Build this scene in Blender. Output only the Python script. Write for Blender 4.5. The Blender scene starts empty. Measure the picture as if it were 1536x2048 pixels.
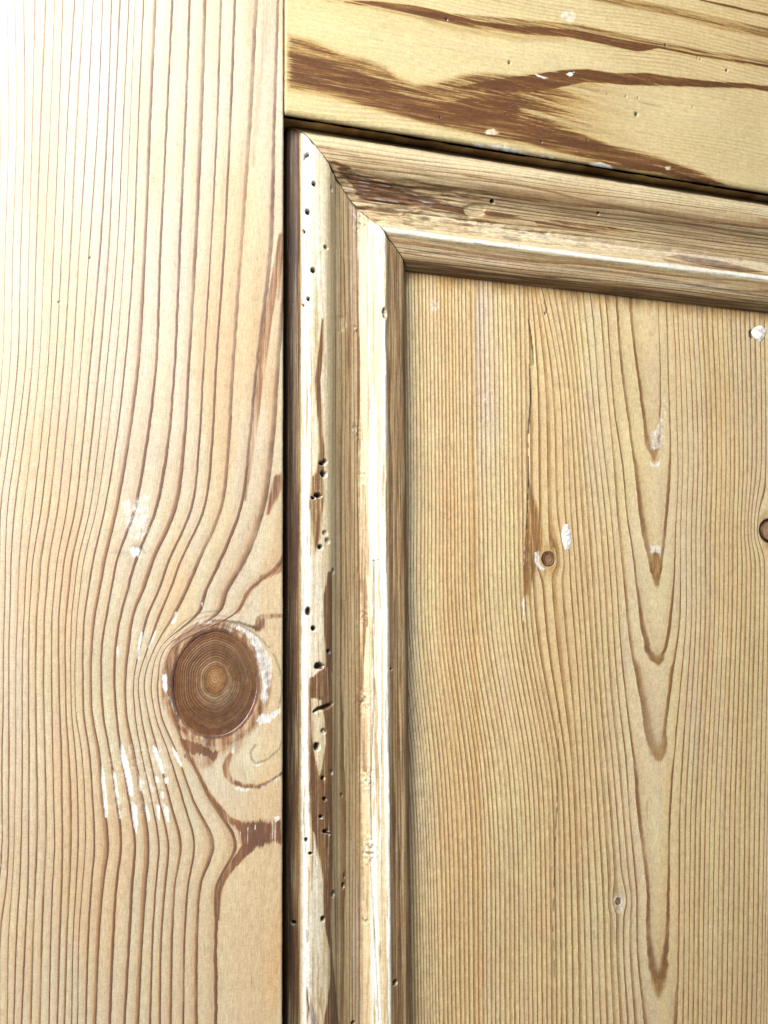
import bpy, math
import numpy as np
from mathutils import Matrix, Vector

S = 0.001                                   # everything below is worked out in millimetres
scene = bpy.context.scene

# ------------------------------------------------------------------ camera
F_PX, CX, CY, W_PX, H_PX = 2362.97, 768.0, 1024.0, 1536.0, 2048.0
R = np.array([[0.92459249, 0.02796006, 0.37993021],
              [-0.38090885, 0.08381299, 0.92080608],
              [-0.00609729, -0.99608916, 0.0881431]])
CAM = np.array([-120.62, -381.0, -174.46])
cam_data = bpy.data.cameras.new('camera')
cam = bpy.data.objects.new('camera', cam_data)
scene.collection.objects.link(cam)
cam_data.sensor_fit = 'VERTICAL'
cam_data.sensor_height = 32.0
cam_data.lens = 32.0 * F_PX / H_PX
cam_data.clip_start = 0.01
cam_data.clip_end = 50.0
m = Matrix(((R[0, 0], -R[0, 1], -R[0, 2], CAM[0] * S), (R[1, 0], -R[1, 1], -R[1, 2], CAM[1] * S),
            (R[2, 0], -R[2, 1], -R[2, 2], CAM[2] * S), (0, 0, 0, 1)))
cam.matrix_world = m
scene.camera = cam

# ------------------------------------------------------------------ light
world = bpy.data.worlds.new('World')
scene.world = world
world.use_nodes = True
world.node_tree.nodes['Background'].inputs['Color'].default_value = (0.92, 0.96, 1.0, 1)
world.node_tree.nodes['Background'].inputs['Strength'].default_value = 0.30


def area(name, loc, target, size, power, col):
    l = bpy.data.lights.new(name, 'AREA')
    l.shape = 'RECTANGLE'; l.size = size[0]; l.size_y = size[1]; l.energy = power; l.color = col
    o = bpy.data.objects.new(name, l)
    scene.collection.objects.link(o)
    o.location = loc
    o.rotation_euler = (Vector(target) - Vector(loc)).to_track_quat('-Z', 'Y').to_euler()
    return o


area('window_light', (-0.68, -0.52, 0.31), (-0.03, 0, -0.11), (0.50, 0.50), 22.5, (1.0, 0.98, 0.96))
area('sheen_fill_light', (-0.20, -0.40, 0.23), (-0.08, 0, -0.02), (0.30, 0.36), 5.6, (0.68, 0.82, 1.0))  # added softbox near the mirror direction, gives cool sheen and fill
scene.view_settings.view_transform = 'Standard'
scene.view_settings.look = 'None'
scene.view_settings.gamma = 1
scene.view_settings.exposure = -0.20


# ------------------------------------------------------------------ helpers
def PT(px, py, d=0.0):
    """point of the door, at depth d behind the front face, for a point of the tracing"""
    px = np.asarray(px, float); py = np.asarray(py, float)
    v = np.stack([(px - CX) / F_PX, (py - CY) / F_PX, np.ones_like(px)], -1) @ R.T
    t = (d - CAM[1]) / v[..., 1]
    return CAM[0] + t * v[..., 0], CAM[2] + t * v[..., 2]


def h2(ix, iy, seed):
    n = (ix.astype(np.int64) * 374761393 + iy.astype(np.int64) * 668265263 + seed * 1442695041) & 0xffffffff
    n = ((n ^ (n >> 13)) * 1274126177) & 0xffffffff
    n = n ^ (n >> 16)
    return (n & 0xffffff) / float(0xffffff)


def vn(x, y, seed=0):
    x, y = np.broadcast_arrays(np.asarray(x, float), np.asarray(y, float))
    ix = np.floor(x); iy = np.floor(y); fx = x - ix; fy = y - iy
    fx = fx * fx * (3 - 2 * fx); fy = fy * fy * (3 - 2 * fy)
    a = h2(ix, iy, seed); b = h2(ix + 1, iy, seed); c = h2(ix, iy + 1, seed); d = h2(ix + 1, iy + 1, seed)
    return (a + (b - a) * fx) * (1 - fy) + (c + (d - c) * fx) * fy


def fbm(x, y, seed=0, o=3):
    s = 0; a = .5; t = 0
    for i in range(o):
        s = s + a * vn(x * 2 ** i, y * 2 ** i, seed + i); t += a; a *= .5
    return s / t


def sm(a, b, x):
    t = np.clip((x - a) / (b - a), 0, 1)
    return t * t * (3 - 2 * t)


def seg_dist(X, Y, pts, widths=None):
    """distance from points to a polyline, less the local half width"""
    best = np.full(X.shape, 1e9)
    for i in range(len(pts) - 1):
        (x0, y0), (x1, y1) = pts[i], pts[i + 1]
        dx, dy = x1 - x0, y1 - y0
        L = dx * dx + dy * dy + 1e-12
        t = np.clip(((X - x0) * dx + (Y - y0) * dy) / L, 0, 1)
        d = np.hypot(X - x0 - t * dx, Y - y0 - t * dy)
        if widths is not None:
            d = d - (widths[i] + t * (widths[i + 1] - widths[i])) / 2
        best = np.minimum(best, d)
    return best


def poly_sd(X, Y, pts):
    """signed distance to a closed polygon, negative inside"""
    d = seg_dist(X, Y, list(pts) + [pts[0]])
    ins = np.zeros(X.shape, bool)
    n = len(pts)
    for i in range(n):
        x0, y0 = pts[i]; x1, y1 = pts[(i + 1) % n]
        if y0 == y1: continue
        c = ((y0 > Y) != (y1 > Y)) & (X < (x1 - x0) * (Y - y0) / (y1 - y0) + x0)
        ins ^= c
    return np.where(ins, -d, d)


class Face:
    """the worked face of one piece of wood: U, V in mm on the face, and what shows there"""
    def __init__(self, U, V, conv, vertical=True):
        self.U = U; self.V = V; self.conv = conv
        z = lambda c=0.0: np.full(U.shape, float(c))
        self.a = dict(ring=z(), along=z(), lw=z(.3), ls=z(1), stain=z(), white=z(), dark=z(), hue=z())
        self.h = z()                                       # depth carved into the face, mm
        self.vertical = vertical
        if vertical:
            self.wu = .45 * (fbm(U * 1.3, V * .25, 5) - .5); self.wv = 1.5 * (fbm(U * 2.2, V * .12, 6) - .5)
        else:
            self.wu = 4.0 * (fbm(U * .12, V * 1.6, 5) - .5); self.wv = .45 * (fbm(U * .25, V * 1.3, 6) - .5)

    def _loc(self, pts, pad):
        q = [self.conv(*p) for p in pts]
        us = [p[0] for p in q]; vs = [p[1] for p in q]
        k = (self.U > min(us) - pad) & (self.U < max(us) + pad) & (self.V > min(vs) - pad) & (self.V < max(vs) + pad)
        return q, k

    def put(self, name, k, val, mode='max'):
        t = self.h if name == 'h' else self.a[name]
        c = t[k]
        if mode == 'max': t[k] = np.maximum(c, val)
        elif mode == 'add': t[k] = c + val
        elif mode == 'cut': t[k] = c * (1 - np.clip(val, 0, 1))

    def stroke(self, name, pts, w, val=1.0, soft=.25, warp=.4, mode='max', taper=False, breaks=0.0):
        """w in tracing pixels"""
        n = len(pts)
        if not hasattr(w, '__len__'): w = [w] * n
        w = [x * .161 for x in w]
        if taper: w = [x * s for x, s in zip(w, np.sin(np.linspace(.15, math.pi - .15, n)))]
        q, k = self._loc(pts, max(w) + soft * 2 + 2)
        if not k.any(): return
        U = self.U[k] + warp * self.wu[k]; V = self.V[k] + warp * self.wv[k]
        d = seg_dist(U, V, q, w)
        m_ = 1 - sm(-soft * .5, soft, d)
        if breaks: 
            c = V if self.vertical else U
            m_ = m_ * sm(breaks - .12, breaks + .12, vn(c * .55, 0 * c + n * 3.7, 31))
        self.put(name, k, val * m_, mode)

    def poly(self, name, pts, val=1.0, soft=.3, warp=1.0, mode='max', streak=0.0):
        q, k = self._loc(pts, soft * 2 + 3)
        if not k.any(): return
        U = self.U[k] + warp * self.wu[k]; V = self.V[k] + warp * self.wv[k]
        m_ = 1 - sm(-soft * 1.4, soft * 1.2, poly_sd(U, V, q))
        if streak:
            c = fbm(U * 3.2, V * .08, 41) if self.vertical else fbm(U * .08, V * 3.2, 41)
            m_ = m_ * (1 - streak * sm(.35, .7, c))
        self.put(name, k, val * m_, mode)

    def pit(self, px, py, rx, ry=None, depth=2.5, dark=.85, rot=0.0, rim=True):
        ry = ry or rx
        u, v = self.conv(px, py)
        rx *= .161; ry *= .161
        k = (abs(self.U - u) < 3 * max(rx, ry)) & (abs(self.V - v) < 3 * max(rx, ry))
        a, b = self.U[k] - u, self.V[k] - v
        c, s = math.cos(rot), math.sin(rot)
        e = np.hypot((a * c + b * s) / rx, (-a * s + b * c) / ry)
        e = e + .25 * (vn(self.U[k] * 2, self.V[k] * 2, 9) - .5)
        self.put('h', k, depth * (1 - sm(.72, 1.08, e)), 'add')
        self.put('dark', k, dark * (1 - sm(.7, 1.12, e)))
        if rim: self.put('white', k, .6 * (1 - sm(1.1, 1.5, e)) * sm(.95, 1.1, e) * (b < 0))  # pale lower lip: dust, with the lit edge painted in


def hermite(xs, ys, x):
    xs = np.array(xs, float); ys = np.array(ys, float)
    o = np.argsort(xs); xs = xs[o]; ys = ys[o]
    dl = np.diff(ys) / np.diff(xs)
    m_ = np.zeros_like(ys); m_[1:-1] = (dl[1:] * np.diff(xs)[:-1] + dl[:-1] * np.diff(xs)[1:]) / (xs[2:] - xs[:-2])
    m_[0] = dl[0]; m_[-1] = dl[-1]
    i = np.clip(np.searchsorted(xs, x) - 1, 0, len(xs) - 2)
    hh = xs[i + 1] - xs[i]; t = (x - xs[i]) / hh
    inside = ys[i] * (2 * t**3 - 3 * t**2 + 1) + m_[i] * hh * (t**3 - 2 * t**2 + t) + ys[i + 1] * (-2 * t**3 + 3 * t**2) + m_[i + 1] * hh * (t**3 - t**2)
    return np.where(x < xs[0], ys[0] + m_[0] * (x - xs[0]), np.where(x > xs[-1], ys[-1] + m_[-1] * (x - xs[-1]), inside))


# ------------------------------------------------------------------ material
def wood(name, early, early2, late, stain_mid, stain_deep, rough=.46, fibre='along', bump=.45, coat=.08, spec=.32, fleck=True, shred=3.2, halo_k=.32):
    mat = bpy.data.materials.new(name); mat.use_nodes = True
    nt = mat.node_tree; N = nt.nodes; L = nt.links
    for n in list(N): N.remove(n)

    def node(t, **kw):
        n = N.new(t)
        for k, v in kw.items(): setattr(n, k, v)
        return n

    def setin(s, v):
        if isinstance(v, bpy.types.NodeSocket): L.new(v, s)
        elif isinstance(v, tuple) and len(v) == 3 and s.type == 'RGBA': s.default_value = (*v, 1)
        else: s.default_value = v

    def M(op, a, b=0.0, c=0.0):
        n = node('ShaderNodeMath', operation=op)
        for i, v in enumerate((a, b, c)): setin(n.inputs[i], v)
        return n.outputs[0]

    def mix(f, a, b, bt='MIX'):
        n = node('ShaderNodeMix', data_type='RGBA', blend_type=bt)
        n.clamp_factor = True
        setin(n.inputs[0], f); setin(n.inputs[6], a); setin(n.inputs[7], b)
        return n.outputs[2]

    def att(a): return node('ShaderNodeAttribute', attribute_name=a).outputs['Fac']

    def vec(x, y, z=0.0):
        n = node('ShaderNodeCombineXYZ')
        for i, v in enumerate((x, y, z)): setin(n.inputs[i], v)
        return n.outputs[0]

    def noise(v, scale, det=2.0, rough_=.5, dist=0.0):
        n = node('ShaderNodeTexNoise')
        setin(n.inputs['Vector'], v); n.inputs['Scale'].default_value = scale
        n.inputs['Detail'].default_value = det; n.inputs['Roughness'].default_value = rough_
        n.inputs['Distortion'].default_value = dist
        return n.outputs['Fac']

    def smooth(a, b, x):
        n = node('ShaderNodeMapRange', interpolation_type='SMOOTHSTEP')
        setin(n.inputs[0], x); setin(n.inputs[1], a); setin(n.inputs[2], b)
        return n.outputs[0]

    ring, along, lw, ls = att('ring'), att('along'), att('lw'), att('ls')
    stain, white, dark, hue = att('stain'), att('white'), att('dark'), att('hue')
    across = att('across')
    pos = node('ShaderNodeTexCoord').outputs['Object']
    # rings: a slow darkening into the latewood, then a sharp edge
    wob = M('MULTIPLY', M('SUBTRACT', noise(vec(M('MULTIPLY', ring, 1.3), M('MULTIPLY', along, .22)), 1.0, 3), .5), .10)
    r2 = M('ADD', ring, wob)
    fr = M('FRACT', r2)
    cell = M('FLOOR', r2)
    wn = node('ShaderNodeTexWhiteNoise', noise_dimensions='1D'); setin(wn.inputs['W'], cell)
    rnd = wn.outputs['Value']
    wn2 = node('ShaderNodeTexWhiteNoise', noise_dimensions='1D'); setin(wn2.inputs['W'], M('ADD', cell, 71.3))
    rnd2 = wn2.outputs['Value']
    w = M('MULTIPLY', lw, M('ADD', .65, M('MULTIPLY', rnd, .7)))
    lo = M('SUBTRACT', 1.0, w)
    up = smooth(lo, M('ADD', lo, M('MULTIPLY', w, .50)), fr)
    dn = M('SUBTRACT', 1.0, smooth(.95, 1.0, fr))
    edge = M('MULTIPLY', up, dn)
    vary = noise(vec(M('MULTIPLY', cell, 3.3), M('MULTIPLY', along, .05)), 1.0, 3, .6)
    late_f = M('MULTIPLY', M('MULTIPLY', edge, ls), M('ADD', M('MULTIPLY', M('ADD', .78, M('MULTIPLY', rnd2, .42)), 1.0), M('MULTIPLY', M('SUBTRACT', vary, .5), 1.9)))
    late_f = M('MINIMUM', M('MAXIMUM', late_f, 0.0), 1.0)
    halo = M('MULTIPLY', M('MULTIPLY', smooth(M('SUBTRACT', lo, .45), 1.0, fr), dn), M('MULTIPLY', ls, halo_k))
    # fibres run with the grain, grit goes every way
    fib = noise(vec(M('MULTIPLY', across, 5.5), M('MULTIPLY', along, .22)), 1.0, 4, .65)
    fib2 = noise(vec(M('MULTIPLY', across, 1.4), M('MULTIPLY', along, .03)), 1.0, 3, .6)
    grit = noise(pos, 1500.0, 2.0, .7)
    grit2 = noise(pos, 520.0, 2.0, .6)
    tone = noise(vec(M('MULTIPLY', across, .16), M('MULTIPLY', along, .022), 3.0), 1.0, 3, .55)
    tone2 = noise(vec(M('MULTIPLY', across, .5), M('MULTIPLY', along, .02), 9.0), 1.0, 2, .5)
    base = mix(smooth(.32, .68, tone), early, early2)
    base = mix(M('MULTIPLY', smooth(.45, .75, tone2), .5), base, (0.50, 0.35, 0.205))
    base = mix(M('MULTIPLY', smooth(.55, .25, tone2), .0), base, early2)
    drift = noise(pos, 11.0, 2.0, .5)
    base = mix(M('MULTIPLY', smooth(.44, .68, drift), .22), base, (0.47, 0.325, 0.155))
    base = mix(M('MAXIMUM', hue, 0.0), base, (0.55, 0.28, 0.09))
    base = mix(M('MAXIMUM', M('MULTIPLY', hue, -1.0), 0.0), base, (0.52, 0.43, 0.34))
    base = mix(halo, base, mix(.5, late, (0.48, 0.25, 0.08)))
    late_l = mix(.30, mix(.5, late, (0.46, 0.22, 0.06)), base)
    late_c = mix(smooth(.70, .93, fr), late_l, late)
    col = mix(M('MULTIPLY', late_f, .95), base, late_c)
    st = M('ADD', stain, M('MULTIPLY', M('MULTIPLY', M('SUBTRACT', fib2, .5), stain), 1.9))
    sc = mix(smooth(.40, .92, st), stain_mid, stain_deep)
    sc = mix(M('MULTIPLY', late_f, .5), sc, stain_deep)
    inner = noise(vec(M('MULTIPLY', across, .55), M('MULTIPLY', along, .03), 17.0), 1.0, 4, .65)
    sc = mix(M('MULTIPLY', smooth(.50, .70, inner), .30), sc, stain_mid)
    sc = mix(M('MULTIPLY', smooth(.56, .38, inner), .55), sc, mix(.6, stain_deep, (0.05, 0.022, 0.012)))
    sc = mix(M('MULTIPLY', smooth(.60, .72, fib), .22), sc, early)
    col = mix(M('MINIMUM', M('MULTIPLY', M('MAXIMUM', M('ADD', st, M('MULTIPLY', M('MULTIPLY', M('ADD', M('SUBTRACT', fib, .5), M('MULTIPLY', M('SUBTRACT', fib2, .5), 1.2)), M('MULTIPLY', stain, M('SUBTRACT', 1.15, stain))), shred)), 0.0), 1.45), 1.0), col, sc)
    wv_ = M('MULTIPLY', smooth(.12, .95, M('ADD', white, M('MULTIPLY', M('SUBTRACT', M('ADD', grit2 if fleck else fib2, fib), 1.0), M('MULTIPLY', M('MINIMUM', M('MULTIPLY', white, 4.0), 1.0), 1.0)))), .93)
    col = mix(wv_, col, (0.67, 0.63, 0.55))
    # multiply by fibre and grit
    k = M('ADD', .965, M('MULTIPLY', M('SUBTRACT', fib, .5), .85))
    k = M('ADD', k, M('MULTIPLY', M('SUBTRACT', grit, .5), .62))
    k = M('ADD', k, M('MULTIPLY', M('SUBTRACT', grit2, .5), .36))
    pore = noise(vec(M('MULTIPLY', across, 9.0), M('MULTIPLY', along, .55), 31.0), 1.0, 2, .5)
    k = M('SUBTRACT', k, M('MULTIPLY', smooth(.66, .76, pore), .22))
    big = noise(pos, 38.0, 3.0, .6)
    k = M('ADD', k, M('MULTIPLY', M('SUBTRACT', big, .5), .22))
    kc = node('ShaderNodeCombineColor')
    setin(kc.inputs[0], k); setin(kc.inputs[1], M('ADD', k, M('MULTIPLY', M('SUBTRACT', grit2, .5), .05))); setin(kc.inputs[2], M('ADD', k, M('MULTIPLY', M('SUBTRACT', fib, .5), .12)))
    col = mix(1.0, col, kc.outputs[0], 'MULTIPLY')
    col = mix(dark, col, (0.030, 0.018, 0.010))
    bs = node('ShaderNodeBsdfPrincipled')
    L.new(col, bs.inputs['Base Color'])
    setin(bs.inputs['Roughness'], M('ADD', rough, M('MULTIPLY', M('SUBTRACT', fib, .5), .3)))
    bs.inputs['Coat Weight'].default_value = coat
    bs.inputs['Specular IOR Level'].default_value = spec
    bs.inputs['Coat Roughness'].default_value = .46
    hgt = M('ADD', M('MULTIPLY', late_f, .9), M('ADD', M('MULTIPLY', fib, .8), M('MULTIPLY', grit, .5)))
    bp = node('ShaderNodeBump'); bp.inputs['Strength'].default_value = bump; bp.inputs['Distance'].default_value = .00022
    L.new(hgt, bp.inputs['Height']); L.new(bp.outputs[0], bs.inputs['Normal'])
    out = node('ShaderNodeOutputMaterial'); L.new(bs.outputs[0], out.inputs[0])
    return mat


EARLY = (0.52, 0.43, 0.255); EARLY2 = (0.52, 0.40, 0.25); LATE = (0.115, 0.044, 0.017)
M_STILE = wood('stile_pine', EARLY, EARLY2, LATE, (0.36, 0.17, 0.06), (0.17, 0.066, 0.026), halo_k=.5, coat=1.0, spec=.5)
M_PANEL = wood('panel_pine', (0.59, 0.46, 0.225), (0.59, 0.42, 0.21), (0.17, 0.075, 0.025), (0.42, 0.23, 0.07), (0.22, 0.10, 0.035))
M_RAIL = wood('rail_pine', (0.53, 0.415, 0.20), (0.48, 0.375, 0.175), (0.24, 0.14, 0.05), (0.36, 0.205, 0.06), (0.115, 0.044, 0.015), coat=.0, spec=.2, shred=.5)
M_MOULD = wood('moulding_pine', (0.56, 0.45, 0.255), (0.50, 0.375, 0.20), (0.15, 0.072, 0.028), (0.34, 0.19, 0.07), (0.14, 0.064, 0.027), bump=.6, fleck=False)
M_KNOT = wood('knot_wood', (0.125, 0.052, 0.026), (0.095, 0.034, 0.018), (0.022, 0.009, 0.005), (0.22, 0.09, 0.03), (0.10, 0.032, 0.015), bump=.5, coat=0.0, spec=.2)


def make_mesh(name, verts, faces, mat, attrs=None, parent=None, smooth=True):
    me = bpy.data.meshes.new(name)
    verts = np.asarray(verts, np.float32)
    nv = len(verts)
    me.vertices.add(nv); me.vertices.foreach_set('co', (verts * S).astype(np.float32).ravel())
    quads, ngons = faces
    tot = quads.size + sum(len(g) for g in ngons)
    me.loops.add(tot)
    li = np.concatenate([quads.ravel()] + [np.asarray(g) for g in ngons]).astype(np.int32)
    me.loops.foreach_set('vertex_index', li)
    sizes = [quads.shape[1]] * len(quads) + [len(g) for g in ngons]
    st = np.concatenate([[0], np.cumsum(sizes)[:-1]]).astype(np.int32)
    me.polygons.add(len(sizes)); me.polygons.foreach_set('loop_start', st)
    me.polygons.foreach_set('use_smooth', np.array([smooth] * len(quads) + [False] * len(ngons), bool))
    me.update(calc_edges=True)
    me.validate()
    if attrs:
        for k, v in attrs.items():
            a = me.attributes.new(k, 'FLOAT', 'POINT')
            a.data.foreach_set('value', np.asarray(v, np.float32).ravel())
    me.materials.append(mat)
    o = bpy.data.objects.new(name, me)
    scene.collection.objects.link(o)
    if parent: o.parent = parent
    return o


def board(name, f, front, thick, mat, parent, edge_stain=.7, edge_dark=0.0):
    """closed plank: worked front face, four edges, back"""
    n, m_ = f.U.shape                                      # rows (V), columns (U)
    Y = front + f.h
    top = np.stack([f.U, Y, f.V], -1).reshape(-1, 3)
    idx = np.arange(n * m_).reshape(n, m_)
    q = np.stack([idx[:-1, :-1], idx[:-1, 1:], idx[1:, 1:], idx[1:, :-1]], -1).reshape(-1, 4)
    border = np.concatenate([idx[0, :], idx[1:, -1], idx[-1, -2::-1], idx[-2:0:-1, 0]])
    nb = len(border)
    levels = [.6, 2.0, 5.0, 10.0, thick]
    verts = [top]; base = n * m_; prev = border; quads = [q]
    att = {k: [v.ravel()] for k, v in f.a.items()}
    for lv in levels:
        b = top[border].copy(); b[:, 1] = front + lv
        cur = base + np.arange(nb); base += nb
        verts.append(b)
        for k, v in f.a.items():
            e = v.ravel()[border].copy()
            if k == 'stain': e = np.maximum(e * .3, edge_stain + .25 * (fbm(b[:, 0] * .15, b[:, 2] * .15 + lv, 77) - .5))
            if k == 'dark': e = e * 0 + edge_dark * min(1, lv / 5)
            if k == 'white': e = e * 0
            att[k].append(e)
        nx = np.roll(cur, -1); pn = np.roll(prev, -1)
        quads.append(np.stack([prev, cur, nx, pn], -1)); prev = cur
    quads = np.concatenate(quads)
    att = {k: np.concatenate(v) for k, v in att.items()}
    return make_mesh(name, np.concatenate(verts), (quads, [prev[::-1]]), mat, att, parent)


def grid(u0, u1, v0, v1, step):
    u = np.linspace(u0, u1, int(round((u1 - u0) / step)) + 1)
    v = np.linspace(v0, v1, int(round((v1 - v0) / step)) + 1)
    return np.meshgrid(u, v)


def arris(e, r):
    e = np.clip(e, 0, r)
    return r - np.sqrt(np.maximum(r * r - (r - e) ** 2, 0))


door = bpy.data.objects.new('pine_door', None)
scene.collection.objects.link(door)
door['label'] = 'old stripped pine panelled door with worm holes, round knot and mitred mouldings'
door['category'] = 'door'
door['kind'] = 'thing'

# ------------------------------------------------------------------ stile
U, V = grid(-95.5, -.15, -350, 75, .31)
f = Face(U, V, lambda x, y: PT(x, y, 0))
rows = {
    0:    [620, 605, 590, 560, 518, 473, 445, 414, 383, 348, 314, 289, 271, 260, 242, 225, 207, 188, 170, 152, 127, 111, 94, 72, 49, 31],
    250:  [620, 603, 585, 553, 504, 463, 437, 406, 374, 336, 303, 278, 261, 248, 230, 217, 197, 176, 155, 136, 119, 102, 83, 66, 51, 34],
    500:  [620, 598, 575, 547, 486, 451, 424, 395, 363, 324, 293, 269, 250, 236, 219, 203, 180, 160, 143, 125, 109, 90, 74, 59, 43, 27],
    750:  [620, 590, 560, 516, 469, 434, 409, 380, 352, 314, 278, 250, 230, 213, 199, 180, 161, 145, 127, 111, 96, 78, 64, 51, 35, 20],
    890:  [620, 582, 550, 502, 461, 427, 401, 372, 340, 297, 259, 233, 213, 198, 184, 167, 149, 131, 114, 98, 83, 64, 48, 34, 19, 5],
    1020: [620, 575, 531, 484, 445, 410, 385, 354, 316, 273, 236, 211, 193, 181, 168, 152, 135, 117, 100, 84, 68, 49, 31, 16, 3],
    1130: [585, 566, 490, 441, 398, 361, 338, 307, 273, 234, 211, 187, 167, 156, 145, 129, 115, 99, 83, 66, 55, 40, 23, 12, 0],
    1180: [548, 503, 460, 417, 377, 343, 321, 290, 259, 225, 202, 179, 161, 150, 140, 124, 110, 95, 80, 63, 52, 38, 22, 12],
    1225: [516, 475, 441, 402, 354, 324, 301, 271, 246, 217, 193, 172, 156, 145, 135, 120, 106, 91, 76, 60, 50, 37, 21, 11],
    1290: [560, 350, 338, 326, 314, 300, 283, 261, 235, 206, 186, 168, 152, 143, 132, 119, 105, 90, 74, 59, 47, 34, 19, 9],
    1355: [600, 335, 318, 305, 291, 279, 270, 254, 232, 205, 184, 168, 150, 143, 133, 120, 105, 89, 73, 59, 46, 33, 19, 9],
    1430: [600, 348, 324, 312, 299, 284, 272, 256, 236, 209, 187, 170, 153, 145, 134, 122, 106, 90, 74, 59, 46, 33, 19, 8],
    1500: [600, 375, 353, 337, 317, 298, 283, 270, 244, 221, 200, 180, 164, 152, 139, 125, 107, 92, 75, 60, 46, 33, 20, 6],
    1600: [600, 426, 389, 369, 342, 320, 305, 289, 261, 237, 209, 187, 171, 157, 144, 126, 109, 94, 77, 59, 46, 31, 19, 6],
    1690: [640, 475, 430, 391, 364, 339, 320, 300, 273, 245, 219, 191, 172, 158, 144, 127, 111, 94, 76, 59, 44, 29, 19, 6],
    1770: [640, 438, 404, 379, 352, 333, 314, 295, 268, 236, 209, 185, 166, 154, 141, 126, 107, 90, 72, 58, 41, 25, 15],
    1850: [640, 436, 398, 373, 348, 326, 309, 289, 264, 231, 202, 180, 160, 149, 137, 123, 104, 87, 69, 54, 36, 20],
    2048: [640, 436, 396, 369, 344, 322, 303, 279, 252, 223, 193, 174, 156, 145, 131, 117, 100, 82, 64, 45, 29, 16],
}
NL = 34
tab = {}
for y, xs in rows.items():
    xs = list(xs)
    while len(xs) < NL: xs.append(xs[-1] - 15.5)
    tab[y] = xs
ys = sorted(tab)
zrow = V[:, 0]
lines = []
for k in range(NL):
    x_, z_ = PT([tab[y][k] for y in ys], ys, 0)
    lines.append(hermite(z_, x_, zrow))
lines = np.array(lines)[::-1]                              # left to right
lines = np.maximum.accumulate(lines + np.arange(NL)[:, None] * 1e-4, 0)
rv = np.arange(NL, dtype=float)
ring = np.empty_like(U)
for i in range(U.shape[0]):
    lx = lines[:, i]
    ring[i] = np.interp(U[i], lx, rv)
    lft = U[i] < lx[0]; ring[i][lft] = (U[i][lft] - lx[0]) / 2.5
# smooth the field a little across rows (irons out tracing kinks)
def blur(a, n=1):
    for _ in range(n):
        b = a.copy(); b[1:-1] = (a[:-2] + 2 * a[1:-1] + a[2:]) / 4; a = b.copy(); b[:, 1:-1] = (a[:, :-2] + 2 * a[:, 1:-1] + a[:, 2:]) / 4; a = b
    return a
ring = blur(ring, 2)
f.a['ring'] = ring + 40.0 + .02
f.a['along'] = V.copy()
# fibre coordinate: follows the rings but keeps an even spacing
f.a['across'] = U * .35 + ring * 1.7
idx_from_right = NL - 1 - ring                             # 1..5 are the bold rings next to the knot
f.a['lw'] = np.interp(idx_from_right, [0, 3, 6, 9, 12, 20, 30], [.30, .38, .44, .42, .40, .36, .32])
f.a['lw'] *= .78 + .4 * fbm(ring * .7, V * .02, 12)
f.a['ls'] = np.interp(idx_from_right, [0, 3, 9, 13, 20, 30], [1.15, 1.15, 1.15, 1.05, .95, .85])
kcx, kcz = PT(431, 1367, 0)
f.a['ls'] *= np.where((idx_from_right < .55), 0, 1)
f.a['ls'] *= 1 - .25 * sm(-170, -60, V); f.a['lw'] *= 1 - .22 * sm(-180, -100, V)
f.a['ls'] *= 1 - .9 * (1 - sm(0, 2, idx_from_right + 1 - .2)) * 0
f.a['hue'] = .30 * sm(.5, .75, fbm(U * .05, V * .012, 3)) + .30 * sm(-60, -5, U) * sm(-40, -160, V)
f.a['hue'] -= .35 * sm(.45, .75, fbm(U * .08 + 9, V * .015, 8))
C = lambda ox, oy, s, pts: [(ox + x / s, oy + y / s) for x, y in pts]
# wide ring and brown wedges beside the right arris
f.stroke('stain', [(560, 470), (553, 540), (536, 640), (522, 750), (510, 850), (500, 930), (490, 1000)], [4, 16, 17, 14, 11, 8, 3], .62, .5)
f.stroke('stain', [(566, 470), (562, 520), (556, 600)], [10, 8, 2], .5, .8)
f.poly('stain', [(566, 945), (547, 952), (531, 1030), (538, 1030), (552, 1002), (566, 975)], .75, .5)
f.stroke('stain', [(535, 0), (530, 60), (520, 130), (512, 220), (505, 330)], [24, 20, 12, 8, 6], .22, 1.2)
f.stroke('stain', C(0, 1000, 2.56, [(1450, 350), (1400, 370), (1340, 400), (1290, 450), (1255, 505), (1215, 575)]), [12, 12, 9, 8, 7, 6], .6, .6)
f.stroke('stain', C(0, 1000, 2.56, [(1450, 592), (1390, 592), (1330, 605), (1315, 650)]), [6, 8, 12, 8], .55, .6)
for off in (0, 1, 2, 3):                                   # rings squeezed over the top of the knot
    rx, ry = 97 + off * 8, 118 + off * 9
    a = np.linspace(math.radians(148 - off * 3), math.radians(60 + off * 9), 12)
    f.stroke('dark', [(431 + rx * math.cos(t), 1367 - ry * math.sin(t)) for t in a], 2.0, .40, .25, .2)
a = np.linspace(math.radians(70), math.radians(-20), 12)
f.stroke('dark', [(436 + 128 * math.cos(t), 1372 - 128 * math.sin(t)) for t in a], 3.0, .45, .3, .5, breaks=.3)
a = np.linspace(0, 2 * math.pi, 40)
f.stroke('stain', [(431 + 99 * math.cos(t), 1367 + 117 * math.sin(t)) for t in a], 20, .62, 1.4, .6)
K3 = lambda p: C(320, 1230, 5.908, p)
f.stroke('dark', K3([(620, 75), (760, 66), (930, 90), (1050, 130), (1130, 150)]), [1, 3, 5, 5, 4], .7, .3)
f.poly('stain', K3([(1040, 120), (1130, 130), (1180, 50), (1260, 30), (1240, 150), (1180, 200), (1100, 180)]), .8, .5)
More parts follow.
